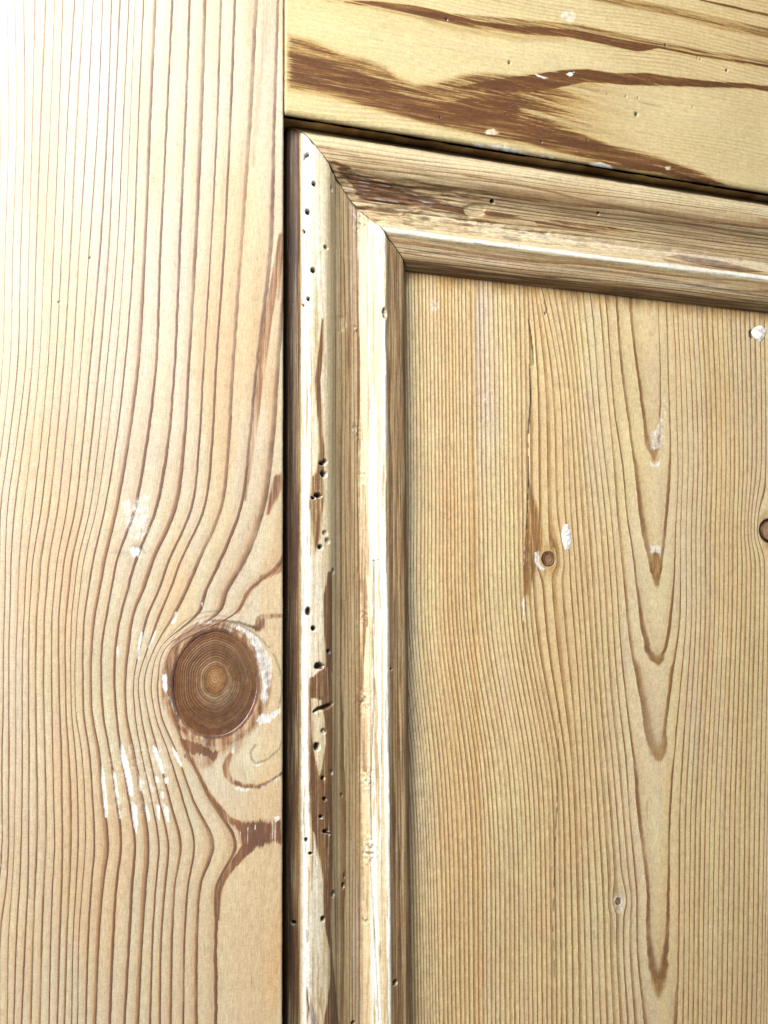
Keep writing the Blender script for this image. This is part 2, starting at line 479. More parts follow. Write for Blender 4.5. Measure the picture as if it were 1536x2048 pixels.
f.poly('white', K3([(850, 100), (1000, 150), (1150, 260), (1280, 430), (1330, 600), (1300, 850), (1280, 1000), (1230, 1080), (1185, 1000), (1200, 800), (1170, 600), (1110, 400), (1000, 230), (850, 150)]), .72, .5, 1.2, streak=.3)
f.poly('white', K3([(1170, 1180), (1300, 1150), (1420, 1100), (1410, 1170), (1300, 1260), (1180, 1300), (1130, 1260)]), .8, .4, 1.2)
f.poly('white', K3([(20, 690), (70, 680), (90, 760), (90, 900), (60, 930), (30, 850)]), .9, .3)
f.poly('white', K3([(60, 930), (120, 960), (260, 1180), (300, 1260), (240, 1240), (130, 1080)]), .5, .3, streak=.4)
f.poly('white', K3([(420, 60), (620, 60), (620, 110), (460, 120)]), .45, .5)
K5 = lambda p: C(340, 1440, 6.4, p)
f.poly('stain', K5([(120, 220), (280, 260), (470, 330), (560, 400), (650, 370), (620, 460), (560, 550), (480, 460), (300, 440), (210, 440), (150, 330)]), 1.0, .45)
f.poly('stain', K5([(80, 20), (200, 110), (260, 190), (160, 170), (105, 110)]), .95, .4)
f.poly('stain', K5([(200, 150), (500, 230), (820, 220), (780, 330), (650, 480), (560, 560), (560, 600), (330, 640), (250, 460)]), .42, 1.0)
f.poly('stain', K5([(640, 210), (900, 200), (1000, 260), (860, 420), (760, 440), (700, 330)]), .34, 1.2)
f.stroke('stain', K5([(230, 450), (300, 560), (400, 760), (480, 930), (620, 1120), (750, 1275), (870, 1330)]), [14, 8, 6, 8, 10, 12, 14], .72, .4)
f.poly('stain', K5([(740, 1280), (900, 1300), (1430, 1285), (1430, 1560), (1300, 1590), (1150, 1630), (1000, 1650), (930, 1640), (900, 1540), (880, 1420)]), .98, .7, 1.6, streak=.3)
f.stroke('stain', [(498, 1692), (480, 1712), (460, 1738), (446, 1760), (438, 1785), (436, 1840)], [26, 18, 13, 11, 8, 3], .8, .5)
f.stroke('stain', K5([(810, 380), (745, 490), (715, 600), (735, 710), (800, 790), (950, 845), (1150, 850), (1300, 780), (1430, 680)]), [4, 11, 14, 12, 9, 7, 8, 6, 4], .66, .45)
f.stroke('dark', K5([(800, 800), (950, 860), (1150, 855), (1300, 790), (1430, 690)]), 2.2, .35, .3)
f.stroke('white', K5([(840, 875), (990, 895)]), 6, .7, .3); f.stroke('white', K5([(1170, 860), (1260, 820), (1390, 730)]), [6, 4, 4], .55, .3)
f.stroke('dark', K5([(1090, 330), (1030, 410), (1045, 500), (1100, 560), (1250, 500), (1400, 370), (1425, 280)]), [5, 4, 4, 4, 3, 3, 2], .42, .3)
f.stroke('white', K5([(1100, 580), (1180, 560)]), 5, .6); f.stroke('white', K5([(820, 350), (800, 410)]), 6, .6)
f.poly('white', K5([(1340, 1240), (1410, 1240), (1400, 1300), (1350, 1310)]), 1, .25)
for x, y0, y1 in ((995, 1380, 1600), (1310, 1310, 1520), (1350, 1300, 1590), (900, 1440, 1540), (1090, 1340, 1400)):
    f.stroke('white', K5([(x, y0), (x - 3, y1)]), 1.4, .75, .18, 0)
# splinters torn out of the latewood, showing white
K4 = lambda p: C(150, 1450, 6.144, p)
for p, v in ((([(560, 230), (600, 260), (640, 420), (700, 650), (712, 820), (700, 890), (660, 850), (620, 650), (560, 400)]), 1),
          (([(690, 930), (760, 1000), (775, 1200), (755, 1350), (720, 1250), (700, 1100)]), 1),
          (([(325, 480), (360, 600), (380, 800), (402, 1000), (402, 1150), (370, 1130), (340, 900), (322, 700)]), .9),
          (([(455, 540), (500, 600), (530, 800), (550, 1000), (575, 1150), (545, 1150), (515, 950), (475, 700)]), .75),
          (([(990, 960), (1040, 1000), (1045, 1190), (1010, 1150)]), 1), (([(1080, 950), (1150, 1020), (1158, 1190), (1130, 1190), (1095, 1080)]), 1),
          (([(950, 240), (1000, 280), (1060, 430), (1100, 580), (1070, 600), (1000, 450), (950, 320)]), .9),
          (([(1180, 230), (1250, 340), (1315, 480), (1310, 530), (1255, 450), (1195, 310)]), 1),
          (([(865, 950), (912, 1060), (922, 1180), (890, 1190), (862, 1050)]), .85), (([(975, 620), (1025, 640), (1020, 720), (985, 700)]), .75),
          (([(1090, 640), (1145, 640), (1140, 725), (1100, 715)]), .75), (([(1035, 810), (1095, 810), (1090, 905), (1045, 890)]), .75),
          (([(890, 600), (960, 760), (970, 830), (920, 800)]), .55), (([(770, 600), (840, 700), (850, 820), (790, 800)]), .5)):
    q = K4(p)
    f.poly('white', q, v, .12, .25); f.poly('h', q, .12, .3, .3, mode='add'); f.poly('dark', q, .9, .2, .2, 'cut')
    f.poly('ls', q, 1, .15, .2, 'cut')
f.poly('white', K4([(380, 200), (1050, 100), (1250, 500), (1150, 900), (900, 1150), (450, 1250), (360, 700)]), .22, 2.2)
f.poly('white', [(240, 1000), (300, 985), (305, 1050), (285, 1085), (250, 1075)], .42, 1.8)
f.poly('white', [(258, 1095), (284, 1095), (280, 1116), (262, 1114)], .8, .6)
f.stroke('dark', [(225, 1103), (255, 1108)], [3, 8], .20, 1.2); f.stroke('dark', [(262, 1092), (280, 1092), (290, 1106)], [4, 5, 3], .30, .5)
f.poly('white', [(-10, 1570), (10, 1590), (24, 1720), (14, 1790), (-10, 1800)], .22, 2.0)
f.stroke('white', [(283, 1266), (279, 1290), (276, 1318)], [4, 5, 3], .8); f.stroke('white', [(312, 1262), (304, 1280), (297, 1296)], [3, 5, 3], .8)
f.stroke('white', [(352, 1226), (346, 1245)], [5, 7], .7, .6); f.stroke('white', [(234, 1295), (236, 1312)], 4, .6)
f.stroke('white', [(404, 1206), (406, 1216)], 3, .6)
f.pit(118, 605, 2.6, depth=.4, dark=.55, rim=False); f.pit(181, 516, 2.2, depth=.4, dark=.6, rim=False)
f.poly('dark', [(140, 255), (152, 258), (150, 272), (138, 268)], .12, 1.2)
rng = np.random.default_rng(4)
for _ in range(60):
    x, y = rng.uniform(0, 560), rng.uniform(0, 2040)
    f.stroke('dark', [(x, y), (x + rng.uniform(-2, 2), y + rng.uniform(4, 26))], rng.uniform(.8, 1.6), rng.uniform(.15, .4), .15, 0)
# seat for the knot, and relief
e = np.hypot((U - kcx) / (91 * .161), (V - kcz) / (110 * .161))
f.h += 1.6 * (1 - sm(.93, .95, e))
f.a['stain'] = np.maximum(f.a['stain'], 1.0 * (1 - sm(1.0, 1.05, e + .05 * (fbm(U * .7, V * .7, 21) - .5))))
f.a['white'] *= sm(.99, 1.02, e)
f.a['dark'] = np.maximum(f.a['dark'], .55 * (1 - sm(.985, 1.0 + .07 * vn(U * .6, V * .6, 19), e)) * sm(.3, .6, vn(U * .3, V * .3, 20)))
f.h += -.25 * np.exp(-((e - 1.1) / .12) ** 2) * (fbm(U * .8, V * .8, 4) + .3)
f.h += .10 * (fbm(U * .25, V * .03, 2) - .5)
latef = np.clip((np.mod(f.a['ring'], 1) - (1 - f.a['lw'])) / f.a['lw'], 0, 1)
f.h -= .05 * latef * f.a['ls']
f.h += arris(-.15 - U, .9) * (1 + .4 * (fbm(V * .3, V * 0, 14) - .5)) + .15 * (1 - sm(0, 4, -U)) * fbm(V * .1, U * 0, 15) + arris(U + 95.5, 1.2)
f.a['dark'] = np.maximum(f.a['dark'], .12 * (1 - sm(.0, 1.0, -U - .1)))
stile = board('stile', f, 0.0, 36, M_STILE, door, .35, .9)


def disc(name, cx, cz, rx, rz, y0, mat, parent, nr=40, ns=96, rings=20, dish=.15, wob=.04, rough=.06, pith=(0, 0), lw=.5, seed=1, thick=1.5, white_=0, cracks=False):
    """a knot: end-grain plug with its own rings"""
    a = np.linspace(0, 2 * math.pi, ns, endpoint=False)
    rr = np.linspace(0.02, 1, nr)
    A, RR = np.meshgrid(a, rr)
    out = 1 + (.05 * (vn(A * 9, A * 0, seed + 2) - .5) * sm(.6, 1, RR) if cracks else 0) + wob * (vn(np.cos(A) * 2 + 5, np.sin(A) * 2 + 5, seed) - .5) * 2
    X_ = cx + rx * RR * np.cos(A) * out + pith[0] * (1 - RR); Z_ = cz + rz * RR * np.sin(A) * out + pith[1] * (1 - RR)
    Y_ = y0 + dish * (1 - RR ** 2) + rough * (fbm(X_ * .9, Z_ * .9, seed) - .5) + .22 * sm(.95, 1, RR) ** 2
    idx = np.arange(nr * ns).reshape(nr, ns); n2 = np.roll(idx, -1, 1)
    q = np.stack([idx[:-1], n2[:-1], n2[1:], idx[1:]], -1).reshape(-1, 4)
    vs = np.stack([X_, Y_, Z_], -1).reshape(-1, 3)
    rim = vs[idx[-1]].copy(); rim[:, 1] += thick
    q2 = np.stack([idx[-1], n2[-1], nr * ns + np.roll(np.arange(ns), -1), nr * ns + np.arange(ns)], -1)
    vs = np.concatenate([vs, rim])
    z = lambda v: np.concatenate([np.asarray(v).ravel(), np.asarray(v)[-1].ravel()])
    rg = RR * rings + .35 * (vn(np.cos(A) * 3 + 9, np.sin(A) * 3 + 9, seed + 3) - .5) * RR
    at = dict(ring=z(rg), along=z(A * 4), across=z(RR * rings * .8), lw=z(RR * 0 + lw * (.6 + .8 * vn(RR * 9, A * .6, 6))), ls=z(.30 + .55 * sm(.95, .8, RR) * (.6 + .4 * vn(A, RR * 9, 3))),
              stain=z(.7 * sm(.78, .95, RR) * np.clip(.5 - .7 * np.cos(A) + .3 * np.sin(A), 0, 1) + .5 * sm(.88, 1., RR) * vn(np.cos(A) * 2 + 3, np.sin(A) * 2 + 3, 8)), white=z(.10 * sm(.22, .03, RR) + white_ * (vn(X_ * 2, Z_ * 2, 5) > .7)),
              dark=z(.45 * sm(.965, 1, RR) * sm(.3, .7, vn(np.cos(A) * 4 + 9, np.sin(A) * 4 + 9, 14)) + .10 * sm(.5, .8, vn(np.cos(A) * 6 + 9, RR * 6, 4)) + .18 * sm(.45, .75, vn(X_ * .5, Z_ * .5, 37))), hue=z(.35 * sm(.35, .1, RR)))
    return make_mesh(name, vs, (np.concatenate([q, q2]), [idx[0][::-1], nr * ns + np.arange(ns)]), mat, at, parent)


k_ = disc('knot', kcx, kcz, 91 * .161 * .985, 110 * .161 * .985, .05, M_KNOT, stile, nr=70, ns=150, rings=19, pith=(0, 1.6), wob=.035, rough=.16, lw=.62, cracks=True)
k_['label'] = 'large round brown knot with fine growth rings'

# ------------------------------------------------------------------ rail
U, V = grid(.15, 250, .0, 108, .36)
f = Face(U, V, lambda x, y: PT(x, y, 0), vertical=False)
warp = 2.2 * (fbm(U * .012, V * .02, 51) - .5)
f.a['ring'] = (V - .02 * U) * .62 + warp * 2.4
f.a['along'] = U.copy(); f.a['across'] = V + warp
f.a['lw'][:] = .5
f.a['ls'] = .10 + .32 * sm(.5, .8, fbm(U * .01, V * .06, 52)) + .22 * sm(110, 220, U) * sm(10, 60, V)
f.a['hue'] = .22 * (fbm(U * .02, V * .1, 55) - .4) + .15 * sm(100, 200, U) * sm(40, 70, V)
def bandpoly(up, lo): return list(up) + list(lo)[::-1]
B = [
 (bandpoly([(667, -30), (667, 0), (755, 2), (830, 11), (885, 23), (950, 41), (1036, 50), (1124, 57), (1166, 62), (1244, 79), (1306, 89), (1394, 107), (1560, 133)],
           [(640, -30), (690, 0), (801, 20), (869, 34), (934, 50), (1036, 64), (1134, 74), (1182, 84), (1277, 104), (1316, 97), (1394, 113), (1560, 139)]), .92, .45),
 (bandpoly([(690, 0), (801, 22), (869, 36), (934, 54), (1036, 66), (1134, 74)], [(640, 2), (740, 18), (830, 38), (900, 62), (960, 72), (1036, 84), (1134, 84)]), .34, .9),
 (bandpoly([(1182, -14), (1244, -2), (1329, 16), (1459, 46), (1560, 70)], [(1182, 2), (1296, 23), (1361, 36), (1443, 59), (1560, 82)]), .62, .5),
 (bandpoly([(1390, -4), (1470, 12), (1560, 33)], [(1400, 2), (1470, 18), (1560, 39)]), .85, .35),
 # the broad brown figure
 (bandpoly([(575, 68), (625, 81), (684, 107), (729, 117), (772, 133), (794, 153), (830, 168), (872, 166), (918, 151), (967, 146), (1016, 150), (1065, 148), (1101, 146), (1127, 140), (1173, 138)],
           [(575, 179), (658, 195), (729, 215), (820, 238), (885, 257), (950, 270), (1009, 283), (1060, 293), (1100, 285), (1110, 230), (1120, 190), (1173, 165)]), .70, .75),
 (bandpoly([(575, 92), (640, 108), (700, 128), (760, 152), (810, 182), (880, 200), (940, 185), (1000, 180), (1040, 190)],
           [(575, 168), (658, 186), (729, 204), (820, 228), (885, 246), (950, 262), (1009, 274), (1060, 280)]), .98, 1.6),
 (bandpoly([(900, 176), (1000, 156), (1040, 152), (1100, 144), (1127, 140), (1173, 138), (1231, 146), (1296, 146), (1345, 153), (1427, 163), (1492, 166), (1560, 176)],
           [(900, 178), (1060, 186), (1173, 165), (1264, 171), (1361, 173), (1492, 177), (1560, 186)]), .98, .5),
 (bandpoly([(860, 236), (1000, 225), (1060, 232), (1166, 268), (1231, 292), (1313, 312), (1394, 342), (1475, 378), (1500, 388)],
           [(860, 238), (1040, 286), (1134, 310), (1186, 323), (1238, 337), (1313, 347), (1378, 362), (1443, 381), (1500, 392)]), .95, .8),
]
fig = Face(U, V, f.conv, False)
for i, (p, v, s) in enumerate(B):
    (fig if i in (4, 5) else f).poly('stain', p, v * (1.15 if i in (0, 3, 6) else 1), s * (1.5 if i in (4, 5, 7) else .8), .35)
fu = U + 8 * (fbm(U * .02 + 3, (V + .10 * U) * .9, 58, 4) - .5)
fade = 1 - sm(PT(1020, 200)[0], PT(1120, 200)[0], fu)
fig.a['stain'] *= fade * (.80 + .5 * (fbm(U * .03, (V + .12 * U) * .55, 61, 4)))
f.a['stain'] = np.maximum(f.a['stain'], fig.a['stain'])
# amber soaking out round the dark bands, and fainter bands near the top
for i in (0, 2, 4, 6, 7):
    f.poly('stain', B[i][0], .26, 2.0, .3)
f.stroke('stain', [(900, 30), (1036, 44), (1166, 56), (1300, 84), (1420, 106), (1560, 128)], [8, 16, 14, 10, 8, 8], .62, .5, .4)
f.stroke('stain', [(690, 4), (760, 9), (850, 26), (940, 48), (1036, 60), (1150, 68), (1240, 84)], [6, 12, 18, 18, 20, 18, 12], .75, .6, .4)
f.stroke('stain', [(1200, -6), (1300, 10), (1400, 33), (1480, 52), (1560, 70)], [10, 14, 18, 20, 22], .55, .7, .5)
# warm gradient of streaks between the two branches
x0 = PT(1030, 230)[0]; x1 = PT(1330, 230)[0]
tmp = Face(U, V, f.conv, False)
tmp.poly('stain', bandpoly([(960, 155), (1040, 155), (1173, 150), (1330, 165)], [(960, 262), (1040, 288), (1180, 300), (1330, 335)]), 1, 2.4, 1.0)
stk = sm(.30, .62, fbm(U * .02 + 3, (V + .10 * U) * .85, 58, 4))
f.a['stain'] = np.maximum(f.a['stain'], tmp.a['stain'] * (1 - sm(x0 - 10, x1, fu)) * (.42 + .62 * stk))
f.a['stain'] *= 1 - .25 * sm(.55, .75, fbm(U * .03, V * 1.6 + .2 * U, 59, 4))
for p, w in (([(925, 57), (960, 68)], 3), ([(700, 70), (735, 74), (768, 82)], 1.4), ([(1500, 78), (1536, 90)], 3), ([(1420, 66), (1500, 88)], 2)):
    f.stroke('dark', p, w, .25, .3)
for i in range(46):                                        # fine checks along the grain
    x, y = rng.uniform(600, 1500), rng.uniform(0, 330)
    l = rng.uniform(15, 90)
    f.stroke('dark', [(x, y), (x + l, y + l * .17)], rng.uniform(.7, 1.5), rng.uniform(.12, .35), .15, .1)
for p, v in (([(1126, 22), (1146, 20), (1154, 33), (1146, 44), (1128, 44), (1121, 33)], .42), ([(1070, 147), (1080, 151), (1098, 156), (1086, 157), (1074, 153)], 1),
             ([(1130, 148), (1148, 143), (1146, 149), (1138, 153)], 1), ([(1178, 326), (1200, 324), (1222, 330), (1232, 338), (1208, 336)], 1),
             ([(968, 262), (985, 257), (1001, 266), (990, 270), (972, 269)], .45), ([(1330, 332), (1342, 332), (1340, 340), (1330, 340)], .4)):
    f.poly('white', p, v, .25, .6); f.poly('stain', p, .6, .3, .5, 'cut')
for x, y in ((1214, 187), (1276, 195), (1252, 193), (1386, 214), (1175, 279), (1083, 284), (1395, 115), (1401, 118)):
    f.pit(x, y, 2.2, 3.2, depth=.4, dark=.3, rot=.6)
for x, y, r in ((1019, 125, 4), (893, 39, 3), (1331, 90, 3.4), (1454, 141, 3.6), (1273, 228, 5), (880, 234, 2), (1012, 228, 2)):
    f.pit(x, y, r, depth=1.8, dark=.85 if r > 3.2 else .5)
f.h += .12 * (fbm(U * .03, V * .25, 2) - .5) + .10 * f.a['stain'] * (fbm(U * .2, V * 2, 3) - .5)
ed = V + .35 * (fbm(U * .12, U * 0, 60) - .5)
f.h += arris(np.maximum(ed, 0), 2.6) + arris(U - .15, .5)
f.a['stain'] = np.maximum(f.a['stain'], .55 * (1 - sm(.2, 1.6, V)))

f.poly('white', [(948, 285), (1010, 290), (1060, 306), (1110, 313), (1100, 318), (1040, 310), (955, 296)], .75, .4, 1.2, streak=.3)
f.poly('white', [(1470, 380), (1560, 392), (1560, 402), (1490, 390)], .8, .4, 1)
f.poly('white', [(740, 258), (850, 276), (848, 280), (742, 263)], .35, .3, 1.2)
rail = board('rail', f, 0.0, 36, M_RAIL, door, .62, .0)

# ------------------------------------------------------------------ moulding profile (offset from its outer arris, depth)
PO = np.array([-3.75, -3.6, -2.0, -.5, .0, 0.9, 3.0, 6.0, 9.0, 10.8, 12.2, 14.2, 17.0, 20.0, 22.8, 23.8, 24.6, 26.0, 28.6, 30.8, 32.2, 32.9, 34.0, 36.5, 39.5, 41.5, 42.8, 43.5])
PD = np.array([16.0, 8.6, 7.4, 6.3, 4.9, 4.1, 3.6, 3.5, 3.8, 4.6, 5.8, 7.6, 9.0, 9.8, 10.3, 10.4, 9.9, 8.7, 6.9, 5.6, 5.1, 5.7, 6.5, 7.2, 8.0, 9.4, 11.8, 14.7])
XV, ZM = 7.7, -2.9                                         # outer arris: vertical strip x, horizontal strip z
SUMM = XV + ZM


def prof(o):
    return np.interp(o, PO, PD)


# even samples along the profile curve
_l = np.concatenate([[0], np.cumsum(np.hypot(np.diff(PO), np.diff(PD)))])
_s = np.linspace(0, _l[-1], 190)
SO = np.interp(_s, _l, PO); SD = np.interp(_s, _l, PD)
for _ in range(3):
    SO[1:-1] = (SO[:-2] + 2 * SO[1:-1] + SO[2:]) / 4; SD[1:-1] = (SD[:-2] + 2 * SD[1:-1] + SD[2:]) / 4
PN = np.stack([-np.gradient(SD), np.gradient(SO)], -1); PN /= np.linalg.norm(PN, axis=1)[:, None]   # (o,depth) inward normal


def conv_v(px, py):
    d = 6.0
    for _ in range(14):
        x, z = PT(px, py, d); d = .6 * d + .4 * float(np.interp(float(x) - XV, SO, SD))
    o = float(x) - XV
    return float(np.interp(o, SO, _s)), float(z)


def conv_h(px, py):
    # first hit of the sight line with the profile, seen from below
    ds = np.linspace(3, 15, 400)
    x, z = PT(np.full(400, float(px)), np.full(400, float(py)), ds)
    o = ZM - z
    inside = ds >= np.interp(o, SO, SD)
    i = int(np.argmax(inside)) if inside.any() else 399
    return float(x[i]), float(np.interp(o[i], SO, _s))


def moulding(name, f, vertical, parent, mat):
    """U,V hold (curve position, z) for the upright and (x, curve position) for the level strip"""
    if vertical:
        n, m_ = f.U.shape                                  # rows along, columns profile
        H = f.h
        o = SO[None, :] + PN[None, :, 0] * H; d = SD[None, :] + PN[None, :, 1] * H
        X_ = XV + o; Y_ = d; Z_ = f.V
        lastd = 17.0
        bx = [np.full(n, XV + SO[-1]), np.full(n, XV + SO[0])]
        back = [np.stack([b, np.full(n, lastd), f.V[:, j]], -1) for b, j in zip(bx, (-1, 0))]
    else:
        n, m_ = f.U.shape
        H = f.h
        o = SO[None, :] + PN[None, :, 0] * H; d = SD[None, :] + PN[None, :, 1] * H
        X_ = f.U; Y_ = d; Z_ = np.minimum(ZM - o, -.25)
        back = [np.stack([f.U[:, j], np.full(n, 17.0), np.full(n, min(ZM - SO[j], -.25))], -1) for j in (-1, 0)]
    G = np.stack([X_, Y_, Z_], -1)
    G = np.concatenate([G, back[0][:, None], back[1][:, None]], 1)
    mm = m_ + 2
    idx = np.arange(n * mm).reshape(n, mm); nx = np.roll(idx, -1, 1)
    q = np.stack([idx[:-1], nx[:-1], nx[1:], idx[1:]], -1).reshape(-1, 4)
    at = {k: np.concatenate([v, v[:, -1:], v[:, :1]], 1).ravel() for k, v in f.a.items()}
    if not vertical: q = q[:, ::-1]
    caps = [idx[0][::-1], idx[-1]] if vertical else [idx[0], idx[-1][::-1]]
    return make_mesh(name, G.reshape(-1, 3), (q, caps), mat, at, parent)


SI = _s
ocol = SO[None, :]
# upright strip
nrow = 1120
tt = np.linspace(0, 1, nrow)[:, None]
ztop = SUMM - (XV + SO)[None, :] - .16
V = -352 + tt * (ztop + 352)
U = np.broadcast_to(SI[None, :], V.shape).copy()
f = Face(U, V, conv_v)
O = np.broadcast_to(ocol, V.shape)
wv = 1.0 * (fbm(V * .012, O * .05, 70) - .5)
f.a['ring'] = O * .50 + 3.4 * (fbm(O * .22, V * .004, 120) - .5) + wv; f.a['along'] = V.copy(); f.a['across'] = U.copy()
f.a['lw'] = .25 + .4 * vn(O * .3, V * .01, 121); f.a['ls'] = .15 + .75 * sm(10.5, 14, O) * (1 - .8 * sm(24, 25, O)) + .45 * sm(32.5, 34, O)
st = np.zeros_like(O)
st += .36 * sm(10.4, 15, O) * (1 - sm(23.5, 25.0, O)) * (.5 + .9 * fbm(U * .5, V * .006, 71))  # cove: old varnish, with part of its shade worked into the brown
st += .60 * sm(32.6, 33.6, O) * (.6 + .7 * fbm(U * .6, V * .008, 72)) + .35 * sm(40, 42, O)  # right-facing slopes and foot browned, their shade partly in the colour
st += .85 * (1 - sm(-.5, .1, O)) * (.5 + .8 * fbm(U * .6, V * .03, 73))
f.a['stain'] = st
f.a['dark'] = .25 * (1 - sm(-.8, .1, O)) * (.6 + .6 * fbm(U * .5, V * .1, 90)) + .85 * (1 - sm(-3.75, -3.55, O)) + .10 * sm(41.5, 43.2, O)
f.a['white'] = .5 * sm(-.2, .2, O) * (1 - sm(1.6, 3.4, O + 1.2 * (fbm(U * .4, V * .012, 177) - .5))) + .50 * sm(0, 1, O) * (1 - sm(7, 11.5, O)) * (.4 + .9 * fbm(U * .3, V * .012, 74)) + .85 * sm(25.2 , 28.5, O + 2.2 * (fbm(U * .6, V * .010, 175) - .5)) * (1 - sm(32.2, 32.8, O)) * sm(.2, .75, fbm(U * .9, V * .014, 75)) * 1.5 + .15 * sm(24.6, 25.4, O) * (1 - sm(32, 32.8, O))  # arris white paints the light on its chamfer; beads are worn pale
f.a['hue'] = -.55 * sm(19, 20, O) * (1 - sm(23.2, 24, O)) * sm(.3, .5, vn(V * .01, O * 0, 76))
P = lambda *a, **k: f.poly(*a, **k)
f.stroke('stain', [(645, 640), (642, 700), (635, 760), (637, 800), (641, 850), (643, 905), (640, 945)], [3, 10, 12, 11, 9, 12, 16], .85, .5)
f.stroke('white', [(645, 640), (642, 700), (635, 760), (637, 800), (641, 850), (643, 905), (640, 945)], [3, 10, 12, 11, 9, 12, 16], 1, .5, mode='cut')
f.poly('white', [(622, 955), (645, 930), (648, 1000), (641, 1075), (628, 1110), (622, 1060), (618, 1000)], 1, .6, 1.0, 'cut')
f.poly('white', [(655, 1145), (664, 1140), (665, 1345), (651, 1335), (648, 1260), (648, 1190)], 1, .35, 1.0, 'cut')
f.poly('stain', [(622, 955), (645, 930), (648, 1000), (641, 1075), (628, 1110), (622, 1060), (618, 1000)], .85, .6, streak=.3)
f.poly('stain', [(655, 1145), (664, 1140), (665, 1345), (651, 1335), (648, 1260), (648, 1190)], 1.0, .35)
br = [(655, 1320), (664, 1330), (665, 1500), (665, 1700), (665, 1900), (672, 1980), (680, 2060), (645, 2060), (653, 2010), (661, 1955), (660, 1900), (652, 1868), (647, 1830), (646, 1760), (640, 1722), (632, 1695), (628, 1668), (623, 1660), (619, 1620), (618, 1560), (617, 1500), (617, 1430), (619, 1356), (630, 1350)]
f.poly('stain', br, .95, .35, .8, streak=.25)
f.poly('white', br, .9, .4, .8, 'cut')
isl = [(622, 1396), (642, 1400), (650, 1440), (652, 1490), (645, 1525), (638, 1552), (632, 1525), (624, 1482)]
f.poly('stain', isl, 1, .25, 1.0, 'cut'); f.poly('white', isl, .25, .3)
f.stroke('stain', [(605, 1180), (608, 1260), (613, 1330), (617, 1400), (616, 1500), (618, 1580)], [2, 3, 5, 9, 9, 4], .75, .35)
f.stroke('stain', [(612, 1950), (616, 1995), (625, 2030), (634, 2060)], [3, 8, 12, 14], .85, .4)
f.stroke('stain', [(601, 640), (600, 900), (602, 1150), (601, 1400), (604, 1700), (604, 2040)], 2.2, .6, .2, .6, breaks=.45)
# pale and orange streaks on the inner bead
for p, w, v in (([(727, 1060), (726, 1130), (728, 1200), (728, 1250)], [3, 9, 15, 16], .62), ([(727, 1250), (723, 1330), (722, 1400)], [14, 9, 12], .6),
                ([(729, 970), (733, 1080), (735, 1150)], 2.5, .6), ([(725, 970), (727, 1060)], 2.5, .5),
                ([(745, 1450), (752, 1500), (752, 1560)], [3, 10, 8], .45), ([(729, 1440), (730, 1540)], 9, .5),
                ([(757, 845), (762, 900), (765, 960)], [6, 5, 2], .35), ([(748, 1700), (750, 1830), (751, 1980)], 3, .5), ([(722, 830), (724, 880)], 3, .4),
                ([(785, 540), (779, 700), (778, 900), (777, 1100)], 3, .55), ([(776, 1350), (779, 1500), (781, 1700), (786, 1850), (786, 2040)], 4, .55),
                ([(716, 520), (716, 700), (719, 900)], 5, .5), ([(699, 480), (697, 640), (700, 800)], 6, .45)):
    f.stroke('stain', p, w, v, .3, .5); 
    if v > .5 and p[0][0] < 760 : f.stroke('white', p, w, .9, .3, .5, 'cut')
for i in range(95):
    x = rng.choice([rng.uniform(602, 662), rng.uniform(724, 776)]); y = rng.uniform(330, 2000); l = rng.uniform(25, 190); w_ = rng.uniform(1.2, 4.5); q_ = [(x, y), (x + rng.uniform(-2, 3), y + l * .5), (x + rng.uniform(-2, 3), y + l)]
    f.stroke('white', q_, w_, .9, .3, .8, 'cut', taper=True); f.stroke('stain', q_, w_, rng.uniform(.15, .6), .3, .8, taper=True)
f.stroke('dark', [(748, 1121), (748, 1250), (748, 1400), (744, 1480), (741, 1560), (743, 1680)], 1.8, .8, .12, .2)
f.stroke('dark', [(745, 1121), (757, 1119)], 2, .6, .12, 0)
f.stroke('h', [(748, 1121), (748, 1250), (748, 1400), (744, 1480), (741, 1560), (743, 1680)], 3, .35, .2, .2, mode='add')
f.stroke('dark', [(727, 970), (731, 1100), (733, 1200)], 1.5, .45, .12, .3); f.stroke('dark', [(716, 470), (716, 700), (719, 1000), (713, 1200), (718, 1480), (727, 1800)], 2.0, .35, .3, .8, breaks=.4)
f.stroke('dark', [(748, 1840), (752, 1930), (757, 2040)], 1.6, .6, .15, .2); f.stroke('dark', [(739, 1700), (745, 1790), (749, 1860)], 1.6, .5, .15, .3)
f.stroke('dark', [(627, 541), (640, 505), (652, 495)], 1.2, .4, .12, .1)
f.stroke('dark', [(772, 640), (771, 690)], 1.6, .6, .12, .2); f.stroke('dark', [(614, 1860), (615, 1885)], 2, .5, .15)
f.stroke('dark', [(823, 1960), (820, 1985)], 2, .6, .15)
f.poly('stain', [(676, 632), (688, 634), (694, 650), (688, 662), (678, 666), (677, 650)], .9, .2, .2, 'cut')
f.poly('h', [(676, 632), (688, 634), (694, 650), (688, 662), (678, 666), (677, 650)], .25, .25, .2, mode='add')
